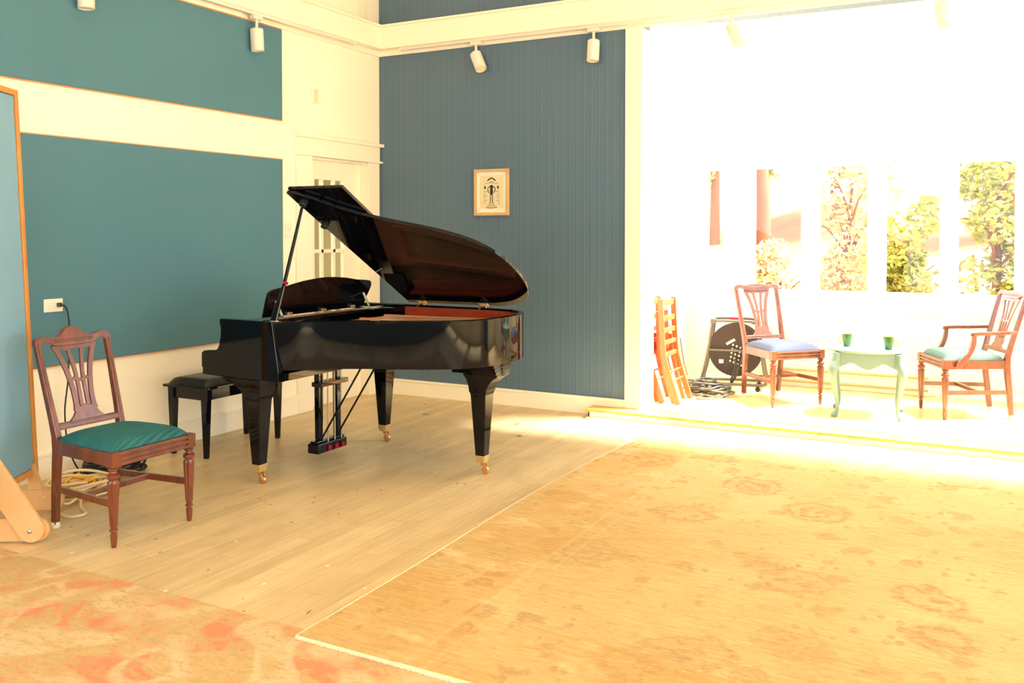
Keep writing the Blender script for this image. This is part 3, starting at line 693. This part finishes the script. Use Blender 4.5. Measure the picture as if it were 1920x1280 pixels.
# pedal lyre
ly = MB().box(1.075, 1.165, -2.255, -1.955, .035, .10).box(1.09, 1.15, -2.25, -1.96, .10, .115).build('pedal_box', M['black'], PN, bevel=.006)
for yy in (-2.175, -1.985): MB().sq([(1.105, yy, .115, .018, .020), (1.105, yy, .634, .020, .026)]).build('lyre_post', M['black'], PN, bevel=.003)
MB().box(1.085, 1.165, -2.225, -1.935, .475, .505).build('lyre_cross_bar', M['black'], PN, bevel=.003)
for yy in (-2.14, -2.07, -2.0):
    MB().tube([(1.155, yy, .06), (1.150, yy, .66)], .005, 8).build('pedal_rod', M['steel'], PN, smooth=40)
    MB().box(1.166, 1.176, yy - .017, yy + .008, .045, .075).build('pedal_felt', M['felt'], PN)
    MB().loft([[(xx, yy + s_ * w_, zz), (xx, yy - s_ * w_, zz), (xx, yy - s_ * w_, zz + .008), (xx, yy + s_ * w_, zz + .008)] for xx, w_, zz, s_ in ((1.08, .008, .06, 1), (1.02, .010, .058, 1), (.985, .016, .056, 1), (.968, .012, .055, 1))]).build('pedal', M['brass'], PN, bevel=.002)
for a, b_ in (((1.14, -2.2, .115), (1.50, -2.16, .70)), ((1.15, -2.05, .115), (1.52, -2.02, .70))):
    MB().tube([a, b_], .007, 8).build('lyre_brace', M['black'], PN, smooth=40)
MB().box(1.46, 1.62, -2.26, -1.96, .685, .70).build('trap_board', M['black'], PN)

# ------------------------------------------------------------------ piano bench
BN = thing('piano_bench', (.325, -2.235, 0), 'black padded piano bench between piano and cream wall', 'bench', world=True)
bx0, bx1, by0, by1 = .145, .51, -2.60, -1.87
for x, y in ((bx0 + .028, by0 + .028), (bx1 - .028, by0 + .028), (bx0 + .028, by1 - .028), (bx1 - .028, by1 - .028)):
    MB().sq([(x, y, 0, .014, .014), (x, y, .38, .024, .024), (x, y, .458, .025, .025)]).build('leg', M['black'], BN, bevel=.002)
ap = MB().box(bx0 + .02, bx0 + .04, by0 + .053, by1 - .053, .385, .457).box(bx1 - .04, bx1 - .02, by0 + .053, by1 - .053, .385, .457).box(bx0 + .053, bx1 - .053, by0 + .018, by0 + .038, .385, .457).box(bx0 + .053, bx1 - .053, by1 - .038, by1 - .018, .385, .457)
ap.build('apron', M['black'], BN, bevel=.002)
MB().box(bx0 - .03, bx1 + .008, by0 - .012, by1 + .012, .4585, .476).build('top_board', M['black'], BN, bevel=.004)
def pad(x0, x1, y0, y1, z0, h, n=16, pw=6):
    vs = []; fs = []
    for j in range(n + 1):
        for i in range(n + 1):
            u, v_ = -1 + 2 * i / n, -1 + 2 * j / n
            vs.append(((x0 + x1) / 2 + (x1 - x0) / 2 * u, (y0 + y1) / 2 + (y1 - y0) / 2 * v_, z0 + h * (1 - abs(u) ** pw) ** .45 * (1 - abs(v_) ** (pw * 2)) ** .45))
    for j in range(n):
        for i in range(n):
            a = j * (n + 1) + i; fs.append((a, a + 1, a + n + 2, a + n + 1))
    return MB().add(vs, fs)
pad(bx0 + .0, bx1 - .012, by0 + .01, by1 - .01, .4765, .046, 24, 9).build('cushion', M['leather'], BN, smooth=70)

# ------------------------------------------------------------------ dining chairs
def bxz(z): return -.232 - (z - .50) * .285
def chair(name, loc, rz, label, fab, dome=True, arms=False, pads=True, group=None):
    o = thing(name, loc, label, 'chair', rz, group)
    wd = M['mahog']
    P_leg = [(.011, .0), (.015, .03), (.0165, .052), (.0165, .065), (.0125, .069), (.0125, .076), (.0195, .079), (.0195, .087), (.014, .091), (.0155, .098), (.0165, .11), (.024, .30), (.0245, .315), (.020, .322), (.021, .328), (.0295, .334), (.0295, .350), (.017, .358), (.016, .366), (.0235, .371), (.0235, .381), (.017, .386)]
    for s_ in (-1, 1):
        y = s_ * .228
        lg = MB().lathe(P_leg, (.248, y, 0), 32, flute=(.1, .318, 8)).box(.224, .272, y - .024, y + .024, .386, .456)
        lg.build('leg', wd, o, smooth=40)
    for s_ in (-1, 1):
        secs = [(-.268, s_ * .172, .0, .017, .015), (-.250, s_ * .178, .2, .019, .016), (-.226, s_ * .184, .40, .022, .017), (-.226, s_ * .188, .47, .021, .017), (bxz(.56), s_ * .192, .56, .018, .016), (bxz(.76), s_ * .199, .76, .015, .015), (bxz(.93), s_ * .204, .93, .013, .015)]
        lg = MB().sq(secs)
        lg.sq([(a + .004, b_, z, hx, hy * .35) for a, b_, z, hx, hy in secs[3:]])
        L_ = lg.build('leg', wd, o, bevel=.004)
        if pads: MB().lathe([(.020, 0.0), (.024, .006), (.022, .03), (.0, .03)], (-.268, s_ * .172, -.0), 14).build('foot_cap', M['white'], L_, smooth=40)
    fr = MB().box(.226, .262, -.204, .204, .386, .452)
    for z0, z1 in ((.388, .403), (.413, .427), (.437, .450)): fr.box(.262, .272, -.204, .204, z0, z1)
    for s_ in (-1, 1):
        fr.prism([(.224, s_ * .238), (.224, s_ * .212), (-.206, s_ * .176), (-.206, s_ * .2)], .386, .452, fxy)
    fr.box(-.236, -.208, -.17, .17, .39, .45)
    fr.build('seat_frame', wd, o, bevel=.002)
    # cushion
    n = 18; vs = []; fs = []
    for j in range(n + 1):
        for i in range(n + 1):
            u, v_ = -1 + 2 * i / n, -1 + 2 * j / n
            hw = .205 + (.232 - .205) * (u + 1) / 2
            x = -.205 + .452 * (u + 1) / 2; y = hw * v_
            k_ = ((1 - abs(u) ** 4) * (1 - abs(v_) ** 4)) ** .42
            vs.append((x - .006 * (1 - v_ * v_) * 0, y, .454 + .062 * k_ - .012 * (1 - u) * k_ * .3))
    for j in range(n):
        for i in range(n):
            a = j * (n + 1) + i; fs.append((a, a + 1, a + n + 2, a + n + 1))
    MB().add(vs, fs).build('seat_cushion', fab, o, smooth=80)
    bf = lambda u, v, t: (bxz(v) + t, u, v)
    # crest rail
    dz = .042 if dome else .006
    topc = catmull([(-.222, .925), (-.216, .952), (-.19, .966), (-.15, .966), (-.115, .958), (-.075, .966), (-.04, .966 + dz * .75), (0, .966 + dz), (.04, .966 + dz * .75), (.075, .966), (.115, .958), (.15, .966), (.19, .966), (.216, .952), (.222, .925)], 4)
    botc = catmull([(.192, .915), (.178, .935), (.15, .938), (.125, .922), (.10, .915), (0, .912), (-.10, .915), (-.125, .922), (-.15, .938), (-.178, .935), (-.192, .915)], 3)
    cr = MB().prism(topc + botc, -.013, .014, bf)
    cr.ribbon([(-.11, .944), (0, .944), (.11, .944)], .005, .014, .018, bf).ribbon([(-.11, .934), (0, .934), (.11, .934)], .005, .014, .018, bf)
    cr.build('crest_rail', wd, o, bevel=.003)
    # pierced splat
    sp = MB()
    for s_ in (-1, 1):
        sp.ribbon(catmull([(s_ * .118, .918), (s_ * .092, .86), (s_ * .070, .79), (s_ * .056, .72), (s_ * .050, .66), (s_ * .050, .61), (s_ * .056, .575)], 4), .027, -.006, .006, bf)
        sp.ribbon(catmull([(s_ * .040, .918), (s_ * .034, .86), (s_ * .022, .79), (s_ * .018, .72), (s_ * .018, .66), (s_ * .019, .60)], 4), .021, -.0055, .0055, bf)
    sp.ribbon([(-.058, .728), (-.03, .742), (0, .728), (.03, .742), (.058, .728)], .016, -.005, .005, bf)
    sp.prism([(-.127, .918), (-.10, .885), (-.076, .894), (-.055, .885), (-.036, .885), (0, .895), (.036, .885), (.055, .885), (.076, .894), (.10, .885), (.127, .918)], -.0065, .0065, bf)
    sp.prism([(-.052, .615), (-.030, .598), (0, .606), (.030, .598), (.052, .615), (.062, .575), (.080, .55), (.098, .535), (.10, .522), (-.10, .522), (-.098, .535), (-.080, .55), (-.062, .575)], -.0065, .0065, bf)
    sp.build('splat', wd, o, bevel=.0015)
    lr = MB().prism([(-.188, .502), (.188, .502), (.188, .532), (-.188, .532)], -.012, .014, bf).ribbon([(-.185, .509), (.185, .509)], .006, .014, .018, bf).ribbon([(-.185, .525), (.185, .525)], .006, .014, .018, bf)
    lr.build('lower_rail', wd, o, bevel=.002)
    # H stretcher
    for s_ in (-1, 1):
        MB().prism([(.235, s_ * .236), (.235, s_ * .216), (-.248, s_ * .169), (-.248, s_ * .187)], .19, .222, fxy).build('stretcher', wd, o, bevel=.002)
    MB().box(-.03, -.008, -.196, .196, .192, .220).build('stretcher', wd, o, bevel=.002)
    if arms:
        for s_ in (-1, 1):
            y = s_ * .235
            am = MB().loft([[(xx, y + s_ * off - w_, z), (xx, y + s_ * off + w_, z), (xx, y + s_ * off + w_, z + .026), (xx, y + s_ * off - w_, z + .026)] for xx, off, w_, z in ((bxz(.67), -.025, .013, .655), (-.22, -.004, .015, .652), (-.12, .010, .019, .648), (-.03, .014, .023, .648), (.03, .014, .026, .646), (.06, .014, .022, .642), (.07, .014, .012, .638))])
            am.ribbon(catmull([(.045, .65), (.05, .60), (.062, .55), (.092, .49), (.15, .43), (.165, .40)], 4), [.03] * 4 + [.034] * 9 + [.042] * 8, y + s_ * .014 - .014, y + s_ * .014 + .014, fxz)
            am.build('arm', wd, o, bevel=.004)
    return o
chair('dining_chair', (1.148, -3.77, 0), 0.0, 'carved mahogany dining chair with green ribbed velvet seat, standing at the far left', M['velvet_green'])
chair('dining_chair', (3.495, .90, BZ), R(-44), 'wooden splat-back chair with blue velvet seat, left of the small teal table', M['velvet_blue'], dome=False)
chair('armchair', (4.90, 1.00, BZ), R(205), 'wooden armchair with pale green seat, right of the small teal table', M['velvet_mint'], dome=False, arms=True)

# ------------------------------------------------------------------ side table and mugs
TB = thing('side_table', (4.225, .645, BZ), 'small pale teal oval table with curved legs, in the bay', 'table', R(6))
m = MB(); n = 48; rings = []
for rr, z in ((.0, .522), (.965, .522), (.99, .519), (1.0, .512), (.985, .504), (.93, .500), (0, .500)):
    rings.append([(.315 * max(rr, .001) * cos(2 * pi * k_ / n), .262 * max(rr, .001) * sin(2 * pi * k_ / n), z) for k_ in range(n)])
m.loft(rings).build('tabletop', M['tablepaint'], TB, smooth=40)
ap = MB(); a0, b0 = .222, .178
wave = lambda s: .43 - .0 + (-.035 * cos(s * pi * 2) if abs(s) < .5 else .035)
def scallop(hw):
    pts = [(hw, .4995), (-hw, .4995)]
    N = 24
    for k_ in range(N + 1):
        s_ = -1 + 2 * k_ / N
        z = .40 - .028 * math.exp(-(s_ / .28) ** 2) + .022 * math.exp(-((abs(s_) - .55) / .2) ** 2) - .02 * abs(s_) ** 6
        pts.append((s_ * hw, z))
    return pts
for s_ in (-1, 1):
    ap.prism(scallop(a0 - .012), s_ * b0 - .008, s_ * b0 + .008, fxz); ap.prism(scallop(b0 - .012), s_ * a0 - .008, s_ * a0 + .008, fyz)
ap.build('apron', M['tablepaint'], TB, bevel=.002)
for sx in (-1, 1):
    for sy in (-1, 1):
        dv = Vector((sx * .75, sy * .66, 0))
        prof = [(.0, .498, .026), (.004, .44, .028), (.020, .40, .031), (.034, .36, .031), (.032, .31, .026), (.018, .24, .020), (.002, .16, .0155), (-.008, .09, .0125), (-.004, .045, .0125), (.012, .022, .018), (.026, .010, .020), (.03, .0, .017)]
        pts = catmull([(d_, z, r_) for d_, z, r_ in prof], 3)
        MB().tube([Vector((sx * a0, sy * b0, z)) + dv * d_ for d_, z, r_ in pts], [p[2] * 1.15 for p in pts], 12).build('leg', M['tablepaint'], TB, smooth=60)
def mug(x, y, ang, label):
    o = thing('mug', (x, y, BZ + .5222), label, 'mug', R(ang), 'mugs on the small table')
    MB().lathe([(0, 0), (.024, 0), (.027, .003), (.034, .05), (.039, .09), (.0395, .101), (.0365, .101), (.036, .09), (.031, .05), (.024, .008), (0, .008)], (0, 0, 0), 28).build('cup', M['mug'], o, smooth=50)
    MB().lathe([(0, .0855), (.0347, .0855), (.0358, .0990), (.0351, .0990), (.034, .0865), (0, .0865)], (0, 0, 0), 24).build('inner_glaze', M['mugin'], o, smooth=50)
    MB().tube(catmull([(.036, 0, .085), (.056, 0, .082), (.065, 0, .062), (.058, 0, .038), (.033, 0, .026)], 5), .0048, 8).build('handle', M['mugin'], o, smooth=60)
mug(4.07, .66, 196, 'green mug with handle turned left, left of the two on the table')
mug(4.38, .60, -25, 'green mug with handle turned right, right of the two on the table')

# ------------------------------------------------------------------ folded wooden chairs leaning in the bay
def folding_chair(loc, rz, label):
    o = thing('folding_chair', loc, label, 'chair', rz, 'folded wooden chairs leaning in the bay')
    # local: width along y (0..0.36), leaning toward -x
    path = [(.0, 0), (-.075, .22), (-.125, .40), (-.142, .60), (-.155, .87)]
    fx = lambda z: next(a[0] + (b_[0] - a[0]) * (z - a[1]) / (b_[1] - a[1]) for a, b_ in zip(path, path[1:]) if a[1] <= z <= b_[1] + 1e-6)
    for y in (0, .34):
        MB().ribbon(catmull(path, 4), [.045] * 17, y, y + .024, fxz).build('rail', M['fold'], o, bevel=.003)
    for z, h_ in ((.83, .05), (.70, .045), (.60, .04), (.50, .035), (.40, .035)):
        MB().box(fx(z) - .012, fx(z) + .010, .024, .34, z - h_ / 2, z + h_ / 2).build('slat', M['fold'], o, bevel=.003)
    for y in (.03, .31):
        MB().ribbon([(-.05, 0.0), (-.115, .22), (-.16, .42), (-.17, .55)], .035, y, y + .02, fxz).build('rear_leg', M['fold'], o, bevel=.003)
    for z in (.26, .185): MB().tube([(fx(z), .024, z), (fx(z), .34, z)], .009, 8).build('rung', M['fold'], o, smooth=50)
    MB().prism([(-.20, .36), (-.165, .36), (-.185, .76), (-.215, .76)], .055, .305, fxz).build('seat', M['fold'], o, bevel=.003)
    MB().tube([(-.085, .332, .52), (-.05, .335, .30), (-.02, .338, .20)], .007, 8).build('hinge_bar', M['tube'], o, smooth=50)
    return o
folding_chair((2.80, .30, BZ), 0, 'orange-brown folded wooden chair leaning in the bay corner, the nearer full one')
folding_chair((2.655, .315, BZ), 0, 'orange-brown folded wooden chair half hidden behind the bay opening')

# ------------------------------------------------------------------ cable reel with connector disc
RC = Vector((3.02, 1.33, .44))
RL = thing('cable_reel', (3.02, 1.33, BZ), 'dark disc cable reel with connectors on a grey tube frame', 'cable reel', R(10))
c0 = Vector((0, 0, .36)); 
m = MB().lathe([(0, -.075), (.235, -.075), (.235, -.067), (.12, -.06), (.12, .06), (.235, .067), (.235, .075), (0, .075)], c0, 40, 'y')
m.build('drum', M['drum'], RL, smooth=40)
m = MB().lathe([(.228, -.078), (.239, -.079), (.239, -.063), (.228, -.066)], c0, 40, 'y'); m.build('drum_lip', M['drum'], RL, smooth=40)
k_ = 0
for i in range(5):
    for j in range(5):
        px_, pz_ = -.02 + i * .032 - j * .006, .405 - j * .036 - i * .012
        MB().lathe([(.0, -.092), (.008, -.092), (.0115, -.088), (.0115, -.0755)], (px_, 0, pz_), 10, 'y').build('connector', M['steel'], RL, smooth=40); k_ += 1
MB().prism([(-.08, .42), (-.01, .465), (.0, .45), (-.07, .405)], -.079, -.0755, fxz).build('label_plate', M['white'], RL, label=None) if False else MB().prism([(-.085, .42), (-.01, .465), (.002, .446), (-.073, .401)], -.079, -.0755, fxz).build('label_plate', M['white'], RL)
MB().box(-.145, -.105, -.079, -.0755, .235, .27).build('sticker', M['white'], RL)
for j in range(7):
    a = random.uniform(-.02, .1); b_ = random.uniform(.28, .36)
    MB().tube(catmull([(a, -.09, b_), (a * .7, -.12, b_ - .07), (-.02 + j * .008, -.13, .16), (-.05 + j * .004, -.12, .03 + .004 * j), (-.09 + .01 * j, -.14 - .01 * j, .008)], 5), .004, 6).build('lead', M['greycord'], RL, smooth=60)
for y in (-.14, .14):
    fr_ = catmull([(-.30, y, .07), (-.27, y, .20), (-.23, y, .40), (-.20, y, .60), (-.17, y, .625), (.0, y, .628), (.14, y, .625), (.19, y, .59), (.22, y, .40), (.26, y, .15), (.27, y, .09), (.24, y, .06), (0, y, .058), (-.26, y, .055)], 4, closed=True)
    MB().tube(fr_, .013, 10, closed=True).build('tube_frame', M['tube'], RL, smooth=60)
for x, z in ((-.19, .612), (.16, .612), (-.27, .058), (.25, .062)):
    MB().tube([(x, -.14, z), (x, .14, z)], .011, 10).build('cross_tube', M['tube'], RL, smooth=60)
MB().tube([(0, -.14, .36), (0, .14, .36)], .012, 10).build('axle', M['tube'], RL, smooth=60)
for y in (-.14, .14): MB().tube([(-.235, y, .36), (.225, y, .36)], .008, 8).build('axle_bar', M['tube'], RL, smooth=60)
MB().tube([(-.05, -.02, .63), (.05, -.02, .63)], .018, 10).build('carry_grip', M['felt'], RL, smooth=60)
MB().box(-.215, -.165, -.16, -.12, .60, .645).build('corner_clamp', M['tube'], RL, bevel=.006)
for x in (-.2, .2):
    for y in (-.14, .14):
        MB().lathe([(0, -.012), (.02, -.012), (.022, -.008), (.022, .008), (.02, .012), (0, .012)], (x, y, .0225), 14, 'y').box(x - .006, x + .006, y - .014, y + .014, .04, .05).build('caster', M['rubber'], RL, smooth=40)
# loose multicore heap between folding chairs and reel
def coil(name, cx, cy, z0, rings_, r0, rc, mat, parent, el=1.0, seg=26, seed=1, mess=1.0):
    rnd = random.Random(seed); pts = []
    for k_ in range(rings_ * seg):
        a = 2 * pi * k_ / seg; l = k_ / seg
        rr = r0 + .03 * mess * sin(l * 2.3) + .012 * mess * sin(a * 3 + l)
        pts.append((cx + rr * cos(a) + .02 * mess * sin(l * 1.7), cy + el * rr * sin(a) + .02 * mess * cos(l * 2.1), z0 + rc + l * rc * 1.15 + .008 * (1 + sin(a * 2 + l * 1.3))))
    MB().tube(pts, rc, 7).build(name, mat, parent, smooth=60)
CH = thing('cable_heap', (2.86, 1.02, BZ), 'tangled heap of dark cable on the bay floor beside the reel', 'cable', world=True)
coil('cable_coil', 2.83, .93, BZ, 9, .12, .009, M['greycord'], CH, 1.2, seed=2, mess=1.2)
coil('cable_coil', 2.95, .90, BZ, 7, .10, .008, M['tube'], CH, 1.1, seed=3, mess=1.3)
MB().tube(catmull([(2.95, .92, BZ + .03), (3.05, .82, BZ + .01), (3.0, .7, BZ + .008), (2.88, .62, BZ + .008), (2.86, .7, BZ + .009), (2.95, .85, BZ + .02)], 6), .007, 7).build('loose_end', M['tube'], CH, smooth=60)
# baseboard heater with two pipes under the windows
HT = thing('baseboard_heater', (4.2, BD - .06, BZ), 'low cream baseboard heater with two horizontal pipes under the bay windows', 'heater', world=True)
MB().box(3.3, 4.62, BD - .062, BD - .017, BZ + .0, .30).build('heater_cover', M['heater'], HT, bevel=.006)
for z in (.135, .24): MB().tube([(3.32, BD - .075, z), (4.6, BD - .075, z)], .012, 10).build('pipe', M['pipe'], HT, smooth=60)

# ------------------------------------------------------------------ gobo (free-standing acoustic divider) at far left
B0 = Vector((.519, -3.785, .0)); dv = Vector((.52, -.854, 0)).normalized(); nv = Vector((.854, .52, 0)).normalized()
GB = thing('acoustic_divider', B0, 'pale blue free-standing divider with orange wood edge at the left edge of the photo', 'divider', world=True)
LZ0, LZ1, LW = .20, 2.262, 1.0
def gfn(u, v, t): return tuple(B0 + dv * u + nv * (t - .036 * (v - LZ0)) + Vector((0, 0, v)))
e = .032
sk = .022  # slight splay of the end edge
MB().prism([(e, LZ0 + e), (LW - e, LZ0 + e), (LW - e, LZ1 - e), (e + sk, LZ1 - e)], -.045, -.008, gfn).build('fabric_panel', M['gobo'], GB, bevel=.01)
m = MB()
m.prism([(0, LZ0), (e, LZ0), (e + sk, LZ1), (sk, LZ1)], -.055, 0, gfn).prism([(e, LZ0), (LW, LZ0), (LW, LZ0 + e), (e, LZ0 + e)], -.055, 0, gfn).prism([(e + sk, LZ1 - e), (LW, LZ1 - e), (LW, LZ1), (e + sk, LZ1)], -.055, 0, gfn).prism([(LW - e, LZ0 + e), (LW, LZ0 + e), (LW, LZ1 - e), (LW - e, LZ1 - e)], -.055, 0, gfn)
m.build('frame', M['gold_wood'], GB, bevel=.003)
def plankfn(s0): return lambda k_, z, t: tuple(B0 + dv * (s0 + t) + nv * k_ + Vector((0, 0, z + .0095)))
def stadium(a, b_, w, half=True):
    a, b_ = Vector(a), Vector(b_); d = (b_ - a).normalized(); p = Vector((-d.y, d.x)); out = []
    base = math.atan2(d.y, d.x)
    for k_ in range(13):
        an = base - pi / 2 + pi * k_ / 12; out.append((b_.x + w * cos(an), b_.y + w * sin(an)))
    out += [(a.x + p.x * w, a.y + p.y * w), (a.x - p.x * w, a.y - p.y * w)]
    return out
for s0 in (.56, ):
    MB().prism(stadium((-.40, .056), (.245, .056), .055), 0, .022, plankfn(s0 - .024)).build('foot', M['birch'], GB, bevel=.002)
    br = MB().prism(stadium((-.02, .44), (.225, .064), .062), 0, .022, plankfn(s0)).build('brace', M['birch'], GB, bevel=.002)
    pc = B0 + dv * (s0 + .022) + nv * .222 + Vector((0, 0, .066))
    m = MB().lathe([(0, 0), (.011, 0), (.010, .005), (.005, .008), (0, .008)], (0, 0, 0), 12); qq = dv.to_track_quat('Z', 'Y').to_matrix(); m.v = [tuple(qq @ Vector(p) + pc) for p in m.v]
    m.build('bolt', M['steel'], br, smooth=40)
MB().prism(stadium((-.40, .056), (.10, .056), .055), 0, .022, plankfn(.04)).build('foot', M['birch'], GB, bevel=.002)
MB().prism([(-.03, .112), (.045, .112), (.0, .25), (-.03, .25)], 0, .022, plankfn(.04)).build('post', M['birch'], GB, bevel=.002)

# ------------------------------------------------------------------ coiled cables by the left wall
o = thing('cable_coil', (.42, -3.52, 0), 'coil of off-white cable on the floor behind the green-seated chair', 'cable', world=True)
coil('coil', .47, -3.50, .0, 7, .15, .009, M['whitecord'], o, 1.0, seed=4)
MB().tube(catmull([(.33, -3.62, .03), (.42, -3.80, .02), (.50, -3.83, .06), (.60, -3.80, .08), (.66, -3.72, .03), (.60, -3.60, .03), (.72, -3.68, .012), (.84, -3.74, .01), (.82, -3.82, .01), (.70, -3.80, .01)], 6), .008, 8).build('loose_loop', M['whitecord'], o, smooth=60)
o = thing('cable_coil', (.47, -3.50, .09), 'small yellow cable coil lying on top of the off-white coil', 'cable', world=True)
coil('coil', .47, -3.50, .012, 6, .075, .008, M['yellow'], o, 1.0, seed=6)
o = thing('cable_coil', (.30, -3.18, 0), 'coil of black cable on the floor against the cream baseboard', 'cable', world=True)
coil('coil', .25, -3.10, .0, 9, .15, .009, M['rubber'], o, 1.0, seed=5)
MB().tube(catmull([(.12, -3.12, .05), (.10, -3.24, .03), (.13, -3.30, .012), (.22, -3.29, .02)], 6), .008, 8).build('loose_end', M['rubber'], o, smooth=60)

# ------------------------------------------------------------------ outside the bay windows
m = MB(); vs = []; fs = []; n = 30
for j in range(n + 1):
    for i in range(n + 1):
        x = -6 + 22 * i / n; y = BD + .5 + 14 * j / n
        z = -.25 + .32 * max(0, y - 4.0) + .12 * sin(x * 1.7) * sin(y * 1.1)
        vs.append((x, y, z))
for j in range(n):
    for i in range(n):
        a = j * (n + 1) + i; fs.append((a, a + 1, a + n + 2, a + n + 1))
struct(m.add(vs, fs).build('ground', M['earth'], smooth=60))
def gz(x, y): return -.25 + .32 * max(0, y - 4.0) + .12 * sin(x * 1.7) * sin(y * 1.1)
def shrub(name, x, y, h, r, mat, label, cat, nleaf=2200, trunk=.06, seed=0, low=.15, ls=.07):
    rnd = random.Random(seed)
    o = thing(name, (x, y, gz(x, y) - .05), label, cat)
    tr = MB().tube([(0, 0, 0), (.05 * rnd.uniform(-1, 1), .05, h * .35), (.1 * rnd.uniform(-1, 1), 0, h * .7)], [trunk, trunk * .7, trunk * .3], 8)
    for k_ in range(7):
        a = rnd.uniform(0, 2 * pi); z = h * rnd.uniform(.25, .6)
        tr.tube([(0, 0, z), (r * .4 * cos(a), r * .4 * sin(a), z + h * .14), (r * .75 * cos(a), r * .75 * sin(a), z + h * .2)], [trunk * .4, trunk * .25, trunk * .1], 6)
    tr.build('trunk', M['bark'], o, smooth=60)
    lv = MB(); blobs = [(rnd.uniform(-.5, .5) * r, rnd.uniform(-.5, .5) * r, h * rnd.uniform(low + .15, .85), r * rnd.uniform(.3, .55)) for _ in range(14)]
    for _ in range(nleaf):
        bx, by, bz, br_ = rnd.choice(blobs)
        d = Vector((rnd.gauss(0, 1), rnd.gauss(0, 1), rnd.gauss(0, 1))).normalized() * br_ * rnd.uniform(.6, 1.05)
        c_ = Vector((bx, by, bz)) + d
        a = Vector((rnd.gauss(0, 1), rnd.gauss(0, 1), rnd.gauss(0, .6))).normalized(); b_ = a.cross(Vector((rnd.gauss(0, 1), rnd.gauss(0, 1), rnd.gauss(0, 1)))).normalized()
        s_ = ls * rnd.uniform(.6, 1.3)
        lv.add([c_ - a * s_, c_ + b_ * s_ * .45, c_ + a * s_, c_ - b_ * s_ * .45], [(0, 1, 2, 3)])
    lv.build('foliage', mat, o)
    return o
shrub('tree', .7, 9.0, 4.6, 1.2, M['leafy'], 'leafy yellow-green tree far behind, at the left end of the bay windows', 'tree', 2600, .10, 11, ls=.09)
shrub('tree', 2.05, 6.5, 5.6, .55, M['leafd'], 'tall tree with bare brown trunk at left in the leftmost wide bay window', 'tree', 1200, .22, 18, low=.45, ls=.08)
shrub('shrub', 2.75, 4.5, 1.75, .55, M['leafo'], 'pale blossoming shrub low in the leftmost wide bay window', 'shrub', 3000, .04, 12, low=-.1, ls=.05)
shrub('shrub', 3.38, 5.9, 2.7, .66, M['leafo'], 'pale orange-white shrub filling the second wide bay window', 'shrub', 3400, .05, 13, low=-.1, ls=.055)
shrub('shrub', 4.15, 4.9, 2.1, .56, M['leafy'], 'yellow-green shrub in the third wide bay window', 'shrub', 3200, .05, 14, low=-.1, ls=.055)
shrub('shrub', 5.10, 6.0, 2.5, .72, M['leafy'], 'bushy yellow-green shrub low in the fourth wide bay window, above the armchair', 'shrub', 3400, .06, 15, low=-.1, ls=.06)
shrub('tree', 2.6, 10.0, 4.4, 1.3, M['leafy'], 'yellow-green tree high on the slope behind the left bay windows', 'tree', 2600, .1, 17, ls=.1)
shrub('tree', 5.3, 9.6, 4.6, 1.2, M['leafd'], 'green tree on the slope behind the right bay windows', 'tree', 2800, .1, 16, ls=.1)
